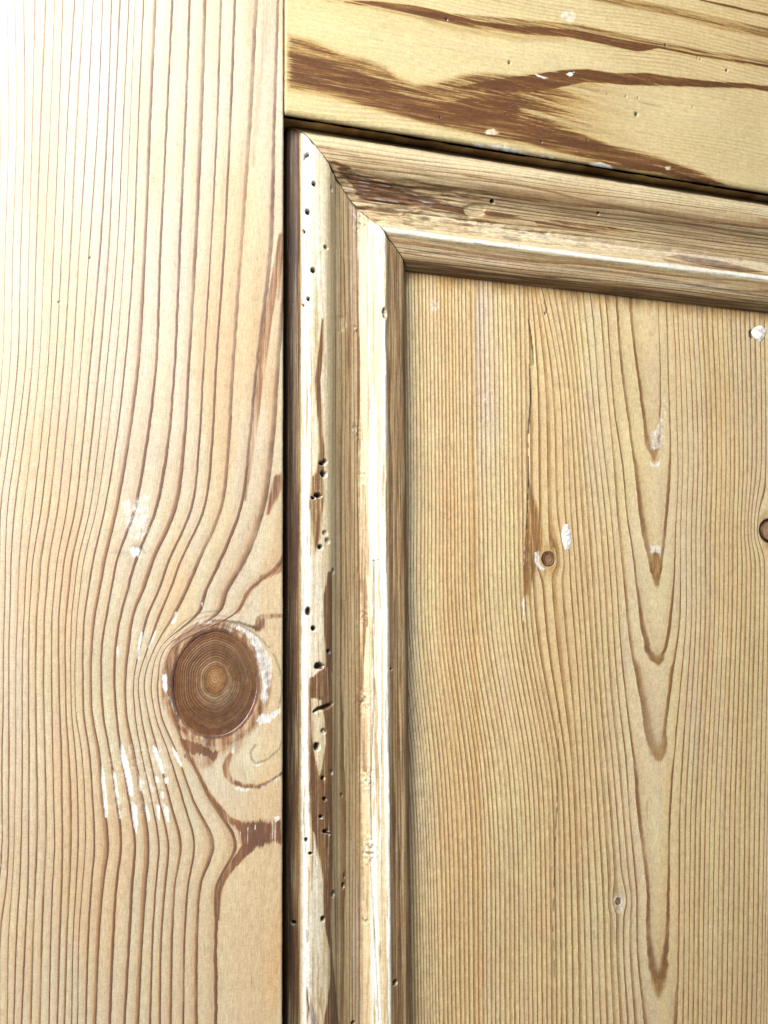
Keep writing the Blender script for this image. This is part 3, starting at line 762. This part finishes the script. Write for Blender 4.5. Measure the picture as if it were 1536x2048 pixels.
# torn, hairy patches on the quirk
for (x, y, r) in ((720, 440, 16), (728, 1402, 14), (735, 1560, 14), (737, 1700, 18), (713, 860, 9), (727, 1230, 7), (725, 950, 8), (712, 660, 6), (730, 1840, 7)):
    u, v = f.conv(x, y)
    k = np.exp(-(((f.U - u) / (r * .161)) ** 2 + ((f.V - v) / (r * .161 * 1.7)) ** 2))
    nz = fbm(f.U * 1.6, f.V * 1.1, 80, 4) - .5
    f.h += k * nz * 2.0; f.a['dark'] = np.maximum(f.a['dark'], k * sm(.06, .22, nz) * .6); f.a['white'] = np.maximum(f.a['white'], k * sm(-.05, -.2, nz) * .6)
holes = [(629, 368, 5, 6), (663, 378, 4, 6), (615, 424, 6, 6), (607, 463, 4, 4.5), (652, 495, 5, 3.5), (627, 541, 6, 5.5), (617, 598, 4, 4.5), (606, 611, 3.4, 3),
         (770, 626, 6, 12), (644, 927, 7, 4), (651, 922, 5, 4), (647, 948, 7.5, 6.5), (636, 991, 8, 5), (626, 996, 5, 2.5), (641, 1094, 5, 5), (616, 1223, 6, 8.5), (627, 1257, 5, 5),
         (657, 1303, 4, 4), (638, 1332, 9.5, 7), (634, 1493, 6.5, 8), (663, 1544, 4.5, 5), (646, 1556, 3.5, 4), (649, 1598, 4, 4), (642, 1634, 4, 3.5),
         (652, 1663, 7, 4), (658, 1668, 3, 3), (612, 1680, 3.5, 4), (621, 1707, 3.5, 2.5), (666, 1788, 6.5, 6.5), (686, 1771, 4, 6), (688, 1752, 2, 5), (646, 1838, 4, 5.5),
         (587, 1845, 4.5, 4), (790, 1965, 6, 6), (782, 1338, 3.5, 3), (706, 2046, 4, 4), (683, 1590, 2.5, 4), (666, 1142, 5, 5)]
for x, y, rx, ry in holes: f.pit(x, y, rx * 1.08, ry * 1.08, depth=2.8, dark=.93)
for x, y in ((647, 1462), (650, 1066), (655, 1082)):
    f.pit(x, y, 6.5, 6.5, depth=.7, dark=.35); f.pit(x - 1, y, 3, 3, depth=.5, dark=.4)
for pts in ([(606, 320), (609, 313), (616, 309)], [(628, 1424), (637, 1418), (648, 1415), (656, 1412), (664, 1407)]):
    f.stroke('dark', pts, [3, 6, 7, 7, 5][:len(pts)], .9, .15, 0); f.stroke('h', pts, [3, 7, 8, 8, 6][:len(pts)], 1.6, .25, 0, mode='add')
for i in range(120):
    x, y = rng.uniform(604, 800), rng.uniform(450, 2040)
    f.stroke('dark', [(x, y), (x + rng.uniform(-1, 1), y + rng.uniform(6, 40))], rng.uniform(.7, 1.4), rng.uniform(.12, .45), .14, .1)
f.h += .30 * (fbm(U * .5, V * .010, 81) - .5) + .10 * (fbm(U * 1.6, V * .03, 82) - .5)
f.h += .5 * np.exp(-((O - .3) / .5) ** 2) * (fbm(V * .15, O * 0, 83) - .35) + .7 * np.exp(-((O - 32.5) / .5) ** 2) * (fbm(V * .12, O * 0, 84) - .4)
f.h += .5 * np.exp(-((O - 24.2) / .7) ** 2) * (fbm(V * .2, O * 0, 85) - .5)
gap = np.broadcast_to(ztop, V.shape) - V
f.a['dark'] = np.maximum(f.a['dark'], .75 * (1 - sm(.05, .55 , gap + .3 * fbm(U * .6, V, 130))))
f.h += .5 * (1 - sm(.0, 1.4, gap)) * sm(.35, .7, fbm(U * .35, V * 0, 131))
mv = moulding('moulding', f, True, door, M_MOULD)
mv['label'] = 'upright moulding strip riddled with worm holes'

# level strip
ncol = 700
tt = np.linspace(0, 1, ncol)[:, None]
xm = SUMM - (ZM - SO)[None, :] + .16
U = xm + tt * (246 - xm)
Vc = np.broadcast_to(SI[None, :], U.shape).copy()
f = Face(U, Vc, conv_h, vertical=False)
O = np.broadcast_to(ocol, U.shape)
wv = fbm(U * .010, O * .04, 90) - .5
f.a['ring'] = O * .60 + 4.0 * (fbm(U * .006, O * .16, 122) - .5) + wv * 1.5 + U * .008; f.a['along'] = U.copy(); f.a['across'] = Vc.copy()
f.a['lw'] = .25 + .35 * vn(U * .006, O * .4, 140); f.a['ls'] = .30 + .6 * sm(2.5, 6, O) * (1 - sm(23, 25, O)) + .6 * sm(33, 35, O)
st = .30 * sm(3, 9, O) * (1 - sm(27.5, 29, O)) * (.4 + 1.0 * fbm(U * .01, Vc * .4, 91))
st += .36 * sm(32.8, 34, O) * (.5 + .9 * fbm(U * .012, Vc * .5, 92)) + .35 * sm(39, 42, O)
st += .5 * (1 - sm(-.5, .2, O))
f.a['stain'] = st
f.a['white'] = .18 * sm(.3, 1, O) * (1 - sm(4, 8, O)) * (.3 + fbm(U * .03, Vc * .4, 93)) + .62 * sm(30.0, 31.3, O + 1.5 * (fbm(U * .02, Vc * .8, 176) - .5)) * (1 - sm(32.3, 32.8, O)) + .12 * sm(24.6, 26, O) * (1 - sm(31, 32.5, O))
f.a['white'] += .30 * sm(33.5, 36, O) * (1 - sm(38, 40, O)) * fbm(U * .03, Vc * .6, 94)
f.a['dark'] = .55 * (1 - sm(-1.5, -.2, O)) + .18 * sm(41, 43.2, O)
f.a['hue'] = .25 * sm(33, 34, O) * (1 - sm(35, 37, O)) - .35 * sm(35, 37, O) * (1 - sm(38, 40, O)) * sm(.35, .6, fbm(U * .02, O * 0, 96))
torn = [(662, 318), (690, 330), (712, 352), (780, 368), (830, 392), (880, 400), (905, 408), (936, 420), (928, 430), (880, 420), (830, 412), (780, 408), (735, 402), (716, 396), (700, 370), (678, 345)]
f.poly('stain', torn, 1.0, .5, 1.2); 
f.poly('stain', [(700, 330), (740, 345), (830, 365), (950, 378), (1100, 395), (1100, 410), (1000, 405), (900, 395), (780, 372), (710, 352)], .55, .8, 1.0, streak=.3)
f.poly('stain', [(1066, 440), (1120, 440), (1200, 450), (1310, 468), (1240, 466), (1140, 460), (1075, 452)], .85, .35, 1.2, streak=.4)
f.poly('stain', [(965, 420), (1010, 425), (1050, 436), (1010, 436), (965, 432)], .8, .35, 1.2)
for p, w, v in (([(936, 353), (1020, 366), (1105, 384), (1200, 408), (1290, 424), (1400, 444), (1560, 458)], 6, .55), ([(900, 372), (1000, 392), (1100, 412), (1250, 432), (1400, 452), (1560, 470)], 4, .45),
                ([(936, 392), (1100, 416), (1300, 452), (1560, 492)], 3, .45), ([(820, 345), (900, 360), (1000, 375)], 5, .4), ([(930, 402), (1100, 425), (1250, 450), (1400, 478), (1560, 505)], 3, .45),
                ([(810, 502), (870, 506), (936, 512), (1020, 522), (1100, 532), (1230, 545), (1330, 560), (1440, 578), (1560, 592)], [7, 6, 6, 5, 5, 6, 8, 6, 5], .6),
                ([(936, 500), (1080, 523), (1150, 530)], 4, .5), ([(1330, 520), (1420, 536), (1560, 552)], 8, .5), ([(700, 318), (780, 328), (870, 342), (960, 356)], 5, .35),
                ([(830, 528), (930, 540), (1100, 560), (1300, 590), (1500, 612)], 5, .6), ([(640, 296), (720, 312)], 6, .3)):
    f.stroke('stain', p, w, v, .5, .8)
    f.stroke('dark', p, (w if not hasattr(w, '__len__') else w[0]) * .3, .22, .3, .8)
for i in range(170):
    x, y = rng.uniform(640, 1500), 0
    y = rng.uniform(300, 540) + (x - 640) * .12
    l = rng.uniform(15, 110)
    f.stroke('dark', [(x, y), (x + l, y + l * .155)], rng.uniform(.7, 1.6), rng.uniform(.15, .5), .14, .15)
# torn and splintered wood
u0, s0 = f.conv(720, 372); u1, s1 = f.conv(935, 425)
nz = fbm(U * .12, Vc * 1.5, 97, 4) - .5
k = sm(10, 30, U) * (1 - sm(u1 - 10, u1 + 25, U)) * sm(10.5, 13, O) * (1 - sm(23, 25, O))
f.h += k * (nz * 1.5 + .25); f.a['dark'] = np.maximum(f.a['dark'], k * sm(.05, .2, nz) * .55); f.a['white'] = np.maximum(f.a['white'], k * sm(-.1, -.22, nz) * .35)
k = sm(20.5, 22.5, O) * (1 - sm(28, 30, O)) * (1 - .7 * sm(90, 150, U))
nz = fbm(U * .22, Vc * 1.1, 98, 4) - .5
f.h += k * nz * 1.6; f.a['dark'] = np.maximum(f.a['dark'], k * sm(.04, .2, nz) * .5)
k2 = sm(55, 90, U) * sm(21.5, 23, O) * (1 - sm(27, 29, O))
f.a['stain'] *= 1 - .8 * k2; f.a['white'] = np.maximum(f.a['white'], k2 * .3)
ch = [(925, 414), (950, 408), (972, 416), (965, 432), (940, 436), (930, 428)]
f.poly('stain', ch, 1, .2, .4, 'cut'); f.poly('h', ch, .5, .25, .4, mode='add'); f.poly('dark', ch, .8, .2, .4, 'cut')
ch2 = [(812, 430), (850, 420), (920, 432), (1000, 448), (1100, 462), (1100, 470), (1000, 460), (900, 450), (850, 444)]
f.poly('stain', ch2, .85, .3, .8, 'cut'); f.poly('h', ch2, .35, .3, .6, mode='add')
f.stroke('dark', [(725, 424), (760, 428), (800, 432), (815, 424), (830, 418)], [3, 4, 4, 4, 2], .6, .3, .6)
f.stroke('dark', [(812, 436), (900, 450), (960, 462), (1040, 472)], [2, 4, 3, 2], .55, .25, 1.0, breaks=.3)
f.stroke('dark', [(648, 318), (680, 330), (720, 352), (745, 362)], [2, 5, 5, 2], .55, .3, 1.0)
f.poly('stain', [(1330, 512), (1360, 510), (1430, 520), (1536, 545), (1480, 545), (1400, 530)], .8, .3, .5)
for x, y, r in ((985, 403, 5.5), (1196, 427, 3.5), (1040, 492, 2)): f.pit(x, y, r * 1.1, r, depth=2.0, dark=.85, rot=.5)
f.h += .30 * (fbm(U * .010, Vc * .5, 81) - .5) + .14 * (fbm(U * .04, Vc * 1.8, 82) - .5)
f.h += .6 * np.exp(-((O - .3) / .5) ** 2) * (fbm(U * .12, O * 0, 83) - .4) + .6 * np.exp(-((O - 32.5) / .5) ** 2) * (fbm(U * .10, O * 0, 84) - .4)
gap = U - xm
f.a['dark'] = np.maximum(f.a['dark'], .65 * (1 - sm(.05, .5 , gap + .3 * fbm(U, Vc * .6, 132))))
f.h += .4 * (1 - sm(.0, 1.6, gap)) * sm(.35, .7, fbm(U * 0, Vc * .35, 133))
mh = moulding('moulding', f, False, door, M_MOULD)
mh['label'] = 'level moulding strip with torn brown cove'

# ------------------------------------------------------------------ panel
DP = 14.3
U, V = grid(8, 246, -352, -8, .40)
f = Face(U, V, lambda x, y: PT(x, y, DP))
tips = [(1309, 925), (1315, 1182), (1317, 1334), (1318, 1528), (1316, 2000)]
VL = [
 [(1250, 540), (1258, 628), (1264, 683), (1274, 761), (1284, 840), (1297, 910), (1309, 925)],
 [(1226, 540), (1232, 628), (1240, 735), (1256, 852), (1269, 957), (1280, 1058), (1296, 1130), (1309, 1175), (1315, 1182)],
 [(1202, 540), (1212, 628), (1217, 696), (1227, 826), (1243, 930), (1253, 1040), (1262, 1096), (1272, 1192), (1284, 1278), (1303, 1326), (1317, 1334)],
 [(1190, 540), (1200, 628), (1211, 761), (1222, 878), (1234, 1040), (1246, 1168), (1258, 1287), (1279, 1407), (1293, 1489), (1310, 1522), (1318, 1528)],
 [(1172, 540), (1183, 628), (1200, 850), (1222, 1040), (1232, 1168), (1240, 1300), (1252, 1420), (1262, 1500), (1274, 1644), (1284, 1716), (1291, 1787), (1289, 1859), (1298, 1955), (1308, 1990), (1316, 2000)],
 [(1158, 540), (1168, 628), (1190, 850), (1210, 1040), (1220, 1168), (1228, 1300), (1238, 1420), (1248, 1500), (1258, 1644), (1267, 1740), (1271, 1800), (1272, 1883), (1286, 2048), (1292, 2120)],
 [(1146, 540), (1156, 628), (1178, 850), (1198, 1040), (1208, 1168), (1215, 1300), (1224, 1420), (1233, 1500), (1246, 1644), (1254, 1740), (1259, 1800), (1258, 1883), (1268, 2048), (1272, 2120)],
]
VR = [
 [(1316, 540), (1318, 628), (1322, 748), (1322, 840), (1318, 905), (1309, 925)],
 [(1332, 540), (1335, 628), (1338, 748), (1342, 957), (1334, 1058), (1326, 1130), (1318, 1175), (1315, 1182)],
 [(1345, 540), (1348, 631), (1352, 696), (1354, 813), (1357, 970), (1353, 1058), (1351, 1150), (1347, 1215), (1332, 1307), (1323, 1330), (1317, 1334)],
 [(1354, 540), (1357, 644), (1362, 748), (1366, 930), (1362, 1058), (1362, 1120), (1361, 1240), (1346, 1359), (1334, 1455), (1326, 1520), (1318, 1528)],
 [(1364, 540), (1367, 644), (1372, 748), (1377, 930), (1373, 1058), (1373, 1240), (1362, 1380), (1351, 1500), (1341, 1668), (1341, 1787), (1339, 1907), (1330, 1980), (1316, 2000)],
 [(1374, 540), (1377, 644), (1383, 748), (1388, 930), (1384, 1058), (1384, 1240), (1376, 1380), (1368, 1500), (1362, 1620), (1361, 1740), (1356, 2048), (1354, 2120)],
 [(1383, 540), (1386, 644), (1392, 748), (1397, 930), (1393, 1058), (1393, 1240), (1386, 1380), (1379, 1500), (1373, 1620), (1371, 1740), (1367, 2048), (1365, 2120)],
]
# far anchors (ring offset beyond line 6)
AL = [(6, [(1075, 540), (1112, 722), (1130, 1058), (1150, 1300), (1165, 1540), (1176, 1800), (1185, 2120)]),
      (10, [(1052, 540), (1058, 722), (1062, 1000), (1072, 1250), (1120, 1540), (1128, 1800), (1132, 2120)]),
      (24, [(930, 540), (936, 1000), (942, 1250), (985, 1540), (1000, 2120)]),
      (38, [(826, 540), (832, 1000), (834, 1250), (862, 1540), (880, 2120)])]
AR = [(16, [(1536, 540), (1540, 800), (1540, 1000), (1536, 1250), (1530, 1540), (1520, 2120)])]
zr = V[:, 0]
def curve(p):
    x_, z_ = PT([a for a, _ in p], [b for _, b in p], DP)
    return hermite(z_, x_, zr), z_.min()
cl = [curve(p) for p in VL]; cr = [curve(p) for p in VR]
al = [(n + 6, curve(p)[0]) for n, p in AL]; ar = [(n + 6, curve(p)[0]) for n, p in AR]
tz = [float(PT(x, y, DP)[1]) for x, y in tips]; tx = [float(PT(x, y, DP)[0]) for x, y in tips]
tz2 = [tz[0] + 46] + tz + [tz[-1] - 70]; tr = [-1.0, 0, 1, 2, 3, 4, 5.0]
ring = np.empty_like(U)
for i, z in enumerate(zr):
    c = float(np.interp(-z, [-a for a in tz2], tr))
    xc = float(np.interp(-z, [-a for a in tz], tx))
    xs = []; rs = []
    for n, x_ in reversed(al): xs.append(x_[i]); rs.append(n)
    for n in range(6, -1, -1):
        if n < 5 and z <= tz[n] + .15: continue
        xs.append(cl[n][0][i]); rs.append(n)
    xs.append(xc); rs.append(c)
    for n in range(0, 7):
        if n < 5 and z <= tz[n] + .15: continue
        xs.append(cr[n][0][i]); rs.append(n)
    for n, x_ in ar: xs.append(x_[i]); rs.append(n)
    xs.append(xs[-1] + 100); rs.append(rs[-1] + 68)
    xs.insert(0, xs[0] - 60); rs.insert(0, rs[0] + 52)
    xs = np.maximum.accumulate(np.array(xs) + np.arange(len(xs)) * 1e-4)
    ring[i] = np.interp(U[i], xs, rs)
ring = blur(ring, 2)
ring = ring + .5 * (fbm(U * .05, V * .01, 101) - .5) * sm(4, 12, ring) + .35 * (vn(ring * .35, V * .004, 102) - .5) * sm(5, 9, ring)
# deflection round the pins and small knots
for (x, y, r, amp) in ((1097, 1118, 20, 1.0), (1540, 1062, 30, 2.6), (1237, 1803, 12, .8)):
    u, v = f.conv(x, y); a = U - u; b = V - v; rr = r * .161
    g = np.exp(-(a / (rr * 2.2)) ** 2 - (b / (rr * np.where(b > 0, 3.4, 1.7))) ** 2)
    ring += -np.sign(a) * amp * g * (1 - np.exp(-(a / (rr * .7)) ** 2)) * (1 if x > 1300 else -1)
f.a['ring'] = ring + 100.0
f.a['along'] = V.copy(); f.a['across'] = U * .6 + ring * .5
wide = 1 - sm(3.5, 8, ring)
f.a['lw'] = .50 - .20 * wide
f.a['lw'] = np.where(np.abs(U - np.interp(V, sorted(tz), [x for _, x in sorted(zip(tz, tx))])) < 4, .22, f.a['lw'])
f.a['lw'] = blur(f.a['lw'], 4)
f.a['ls'] = .98 + .05 * wide
f.a['ls'] *= .72 + .5 * fbm(U * .12, V * .01, 103)
px_ = lambda x, y=1100: float(f.conv(x, y)[0])
f.a['hue'] = .30 * np.exp(-((U - px_(905)) / 6) ** 2) + .22 * np.exp(-((U - px_(1120)) / 14) ** 2) + .25 * np.exp(-((U - px_(1445, 900)) / 5) ** 2) * sm(-200, -100, V)
f.a['hue'] += .4 * np.exp(-((U - px_(946)) / 1.6) ** 2)
f.a['hue'] -= .55 * np.exp(-((U - px_(966, 800)) / 5) ** 2) * sm(-170, -60, V) + .22 * sm(.45, .7, fbm(U * .06, V * .01, 104))
f.a['stain'] = .30 * np.exp(-((U - px_(944, 800)) / 1.0) ** 2) * sm(-260, -120, V)
zt = float(f.conv(900, 556)[1])
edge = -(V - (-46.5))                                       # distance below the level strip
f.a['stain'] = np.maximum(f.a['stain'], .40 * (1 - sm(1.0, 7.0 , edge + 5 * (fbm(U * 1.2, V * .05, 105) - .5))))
for p in ([(1058, 640), (1062, 665), (1066, 700), (1068, 730)], [(1060, 730), (1062, 800), (1057, 870), (1057, 900), (1058, 960), (1056, 1000), (1054, 1060)]):
    f.stroke('dark', p, [2, 4, 3, 2, 4, 2.6, 2.2][:len(p)], .95, .2, .3, breaks=.28)
    f.stroke('h', p, 3, .35, .3, .3, mode='add')
f.poly('stain', [(1058, 960), (1066, 990), (1078, 1020), (1090, 1070), (1086, 1100), (1074, 1130), (1064, 1170), (1058, 1205), (1048, 1180), (1048, 1110), (1054, 1040)], .80, .8, .8, streak=.3)
f.stroke('stain', [(1054, 1050), (1050, 1120), (1049, 1190)], [5, 9, 6], .85, .4)
f.stroke('white', [(1047, 1195), (1047, 1215), (1046, 1240)], [3, 5, 2], .95, .2, .1)
f.stroke('white', [(1049, 1095), (1047, 1135)], 3, .6, .2, .3, breaks=.4)
f.stroke('dark', [(1046, 1240), (1047, 1330), (1048, 1430)], 1.5, .55, .15, .3, breaks=.3)
f.stroke('dark', [(1118, 1400), (1117, 1500), (1114, 1600), (1110, 1690), (1108, 1780), (1106, 1860), (1110, 1960)], [1, 1.5, 2.6, 2.8, 2.8, 1.8, 1.2], .75, .18, .3, breaks=.35)
f.stroke('dark', [(1088, 604), (1093, 618), (1090, 630)], [2, 3, 2], .7, .2, .3); f.pit(1091, 626, 3.4, 2.6, depth=.8, dark=.7)
f.stroke('dark', [(1060, 652), (1061, 664)], 4, .8, .15, .1)
f.poly('white', [(858, 598), (876, 596), (880, 612), (872, 626), (860, 622)], .36, .9)
f.poly('white', [(960, 770), (990, 770), (985, 810), (958, 805)], .2, .9)
f.poly('white', [(1296, 862), (1312, 860), (1322, 830), (1326, 870), (1320, 895), (1300, 900), (1304, 880)], .5, .5, 1.2)
f.poly('white', [(1297, 920), (1310, 928), (1322, 915), (1318, 935), (1300, 932)], .6, .3, 1)
f.poly('white', [(1300, 1090), (1322, 1090), (1322, 1112), (1310, 1104), (1300, 1108)], .6, .3, 1.0)
f.poly('white', [(1322, 780), (1334, 790), (1332, 900), (1322, 905)], .30, .5)
for x, y, r in ((1296, 1124, 1), ): pass
f.poly('stain', [(1302, 905), (1316, 905), (1317, 925), (1304, 925)], .6, .6); 
f.poly('stain', [(1303, 1100), (1323, 1100), (1318, 1150), (1315, 1180), (1309, 1150)], .5, .9, .6)
f.poly('stain', [(1298, 1312), (1330, 1305), (1322, 1330), (1312, 1330)], .35, .9, .8)
f.poly('stain', [(1294, 1488), (1312, 1500), (1328, 1488), (1324, 1520), (1314, 1524), (1304, 1516)], .45, 1.0, .6)
f.poly('stain', [(1296, 1925), (1316, 1960), (1334, 1925), (1330, 1972), (1316, 1998), (1302, 1975)], .45, 1.2, .6)
f.poly('stain', [(1080, 1085), (1115, 1085), (1118, 1130), (1096, 1160), (1078, 1140)], .5, 1.4)
f.poly('white', [(1068, 1106), (1078, 1100), (1080, 1130), (1094, 1140), (1082, 1142), (1070, 1128)], .7, .35, .5)
f.poly('white', [(1228, 1785), (1246, 1785), (1250, 1810), (1240, 1832), (1228, 1822), (1225, 1800)], .45, .6, .4)
f.poly('stain', [(1515, 1040), (1530, 1020), (1560, 1015), (1560, 1110), (1530, 1100)], .4, 1.2)
for i in range(70):
    x, y = rng.uniform(830, 1530), rng.uniform(620, 2040)
    f.stroke('dark', [(x, y), (x + rng.uniform(-1, 2), y + rng.uniform(5, 40))], rng.uniform(.7, 1.4), rng.uniform(.12, .4), .14, 0)
for x, y in ((863, 768), (866, 790), (900, 1040), (1236, 640), (1110, 646), (1000, 1490), (1241, 1350)):
    f.stroke('dark', [(x - 3, y), (x + 3, y - 5)], 1.5, .35, .2, 0)
for (x, y, rx, ry) in ((1097, 1118, 17, 17), (1541, 1062, 35, 31), (1237, 1803, 7, 8), (1503, 668, 8, 12)):
    u, v = f.conv(x, y); e = np.hypot((U - u) / (rx * .161), (V - v) / (ry * .161))
    f.h += 1.2 * (1 - sm(.95, 1.05, e)); f.a['dark'] = np.maximum(f.a['dark'], .85 * (1 - sm(.98, 1.16, e)))
latef = np.clip((np.mod(f.a['ring'], 1) - .6) / .4, 0, 1)
f.h += .15 * (fbm(U * .06, V * .01, 110) - .5) - .04 * latef
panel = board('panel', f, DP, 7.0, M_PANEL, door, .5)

c = PT(1097, 1118, DP); o = disc('knot', float(c[0]), float(c[1]), 2.6, 2.6, DP - .1, M_KNOT, panel, nr=14, ns=40, rings=3, lw=.9, seed=5, dish=.5, rough=.5, wob=.12)
o['label'] = 'small dark knot beside the white filler'
c = PT(1541, 1062, DP); o = disc('knot', float(c[0]), float(c[1]), 4.9, 4.4, DP - .15, wood('rim_knot_wood', (0.36, 0.23, 0.12), (0.30, 0.18, 0.09), (0.12, .06, .03), (0.26, 0.12, 0.04), (0.12, 0.04, 0.02)), panel, nr=20, ns=50, rings=5, seed=7)
o['label'] = 'round knot at the right edge with a dark crack around it'
c = PT(1237, 1803, DP); o = disc('knot', float(c[0]), float(c[1]), 1.0, 1.15, DP + .05, M_KNOT, panel, nr=8, ns=24, rings=2, seed=9, dish=.1)
o['label'] = 'tiny purplish knot low on the panel'


def plaster_mat():
    mat = bpy.data.materials.new('white_filler'); mat.use_nodes = True
    nt = mat.node_tree; b = nt.nodes['Principled BSDF']
    n = nt.nodes.new('ShaderNodeTexNoise'); n.inputs['Scale'].default_value = 900; n.inputs['Detail'].default_value = 4
    tc = nt.nodes.new('ShaderNodeTexCoord'); nt.links.new(tc.outputs['Object'], n.inputs['Vector'])
    r = nt.nodes.new('ShaderNodeValToRGB'); r.color_ramp.elements[0].color = (.42, .34, .25, 1); r.color_ramp.elements[1].color = (.70, .67, .60, 1)
    r.color_ramp.elements[0].position = .3; r.color_ramp.elements[1].position = .55
    nt.links.new(n.outputs['Fac'], r.inputs[0]); nt.links.new(r.outputs[0], b.inputs['Base Color'])
    bp = nt.nodes.new('ShaderNodeBump'); bp.inputs['Strength'].default_value = .6; bp.inputs['Distance'].default_value = .0003
    nt.links.new(n.outputs['Fac'], bp.inputs['Height']); nt.links.new(bp.outputs[0], b.inputs['Normal'])
    b.inputs['Roughness'].default_value = .8
    return mat


M_FILL = plaster_mat()


def blob(name, pts, parent, lift=.3, seed=3, label=None):
    """lump of filler on the panel, ragged outline and domed face"""
    q = np.array([PT(x, y, DP) for x, y in pts], float)
    c = q.mean(0); n = 48; nr = 9
    a = np.linspace(0, len(q), n, endpoint=False); i = a.astype(int) % len(q); t = (a - a.astype(int))[:, None]
    ring_ = q[i] * (1 - t) + q[(i + 1) % len(q)] * t
    for _ in range(2): ring_ = (np.roll(ring_, 1, 0) + 2 * ring_ + np.roll(ring_, -1, 0)) / 4
    ring_ += .16 * (np.random.default_rng(seed).random((n, 2)) - .5) * 2
    vs = []
    for j in range(nr):
        r = .02 + .98 * j / (nr - 1)
        p = c + (ring_ - c) * r
        y = DP - lift * (1 - r ** 3) - .12 * vn(p[:, 0] * 2.5, p[:, 1] * 2.5, seed) + .15 * (j == nr - 1)
        vs.append(np.stack([p[:, 0], y, p[:, 1]], -1))
    b = vs[-1].copy(); b[:, 1] = DP + 1.0; vs.append(b)
    idx = np.arange((nr + 1) * n).reshape(nr + 1, n); nx = np.roll(idx, -1, 1)
    qd = np.stack([idx[:-1], nx[:-1], nx[1:], idx[1:]], -1).reshape(-1, 4)
    o = make_mesh(name, np.concatenate(vs), (qd, [idx[0][::-1], idx[-1]]), M_FILL, None, parent)
    if label: o['label'] = label
    return o


blob('filler_patch', [(1128, 1048), (1136, 1046), (1141, 1060), (1144, 1085), (1138, 1100), (1130, 1102), (1124, 1086), (1122, 1062)], panel, .25, 3, 'white filler daub above the small knot')
blob('filler_patch', [(1508, 654), (1522, 650), (1534, 660), (1530, 675), (1520, 686), (1508, 676), (1504, 664)], panel, .5, 4, 'broken white filler plug at the top right of the panel')


# ------------------------------------------------------------------ added dark strips backing the gap, and the jamb
def box(name, x0, x1, y0, y1, z0, z1, mat, parent=None, stain=.6, dark=.5):
    n = 12
    b = .8
    xs = np.linspace(x0, x1, n); zs = np.linspace(z0, z1, n)
    U, V = np.meshgrid(xs, zs)
    f = Face(U, V, None)
    f.a['along'] = V.copy(); f.a['across'] = U.copy(); f.a['ring'] = U * .4; f.a['stain'][:] = stain; f.a['dark'][:] = dark
    f.h = arris(np.minimum(U - x0, x1 - U), b)
    return board(name, f, y0, y1 - y0, mat, parent, stain, dark)


box('gap_backing', .3, 52, 24, 36, -352, -.3, M_MOULD, door, .8, .85)['label'] = 'added backing strip, coloured near-black for the shade in the gap'
bm2 = box('gap_backing', 52.3, 246, 24, 36, -48, -.3, M_MOULD, door, .8, .85)  # added backing too, darkened so the gap reads as deep shade
j = box('door_jamb', -190, -97.6, 0, 60, -352, 80, M_STILE, None, .3, 0.0)
j['kind'] = 'structure'; j['label'] = 'pine jamb beside the stile of the door'

scene.cycles.max_bounces = 6
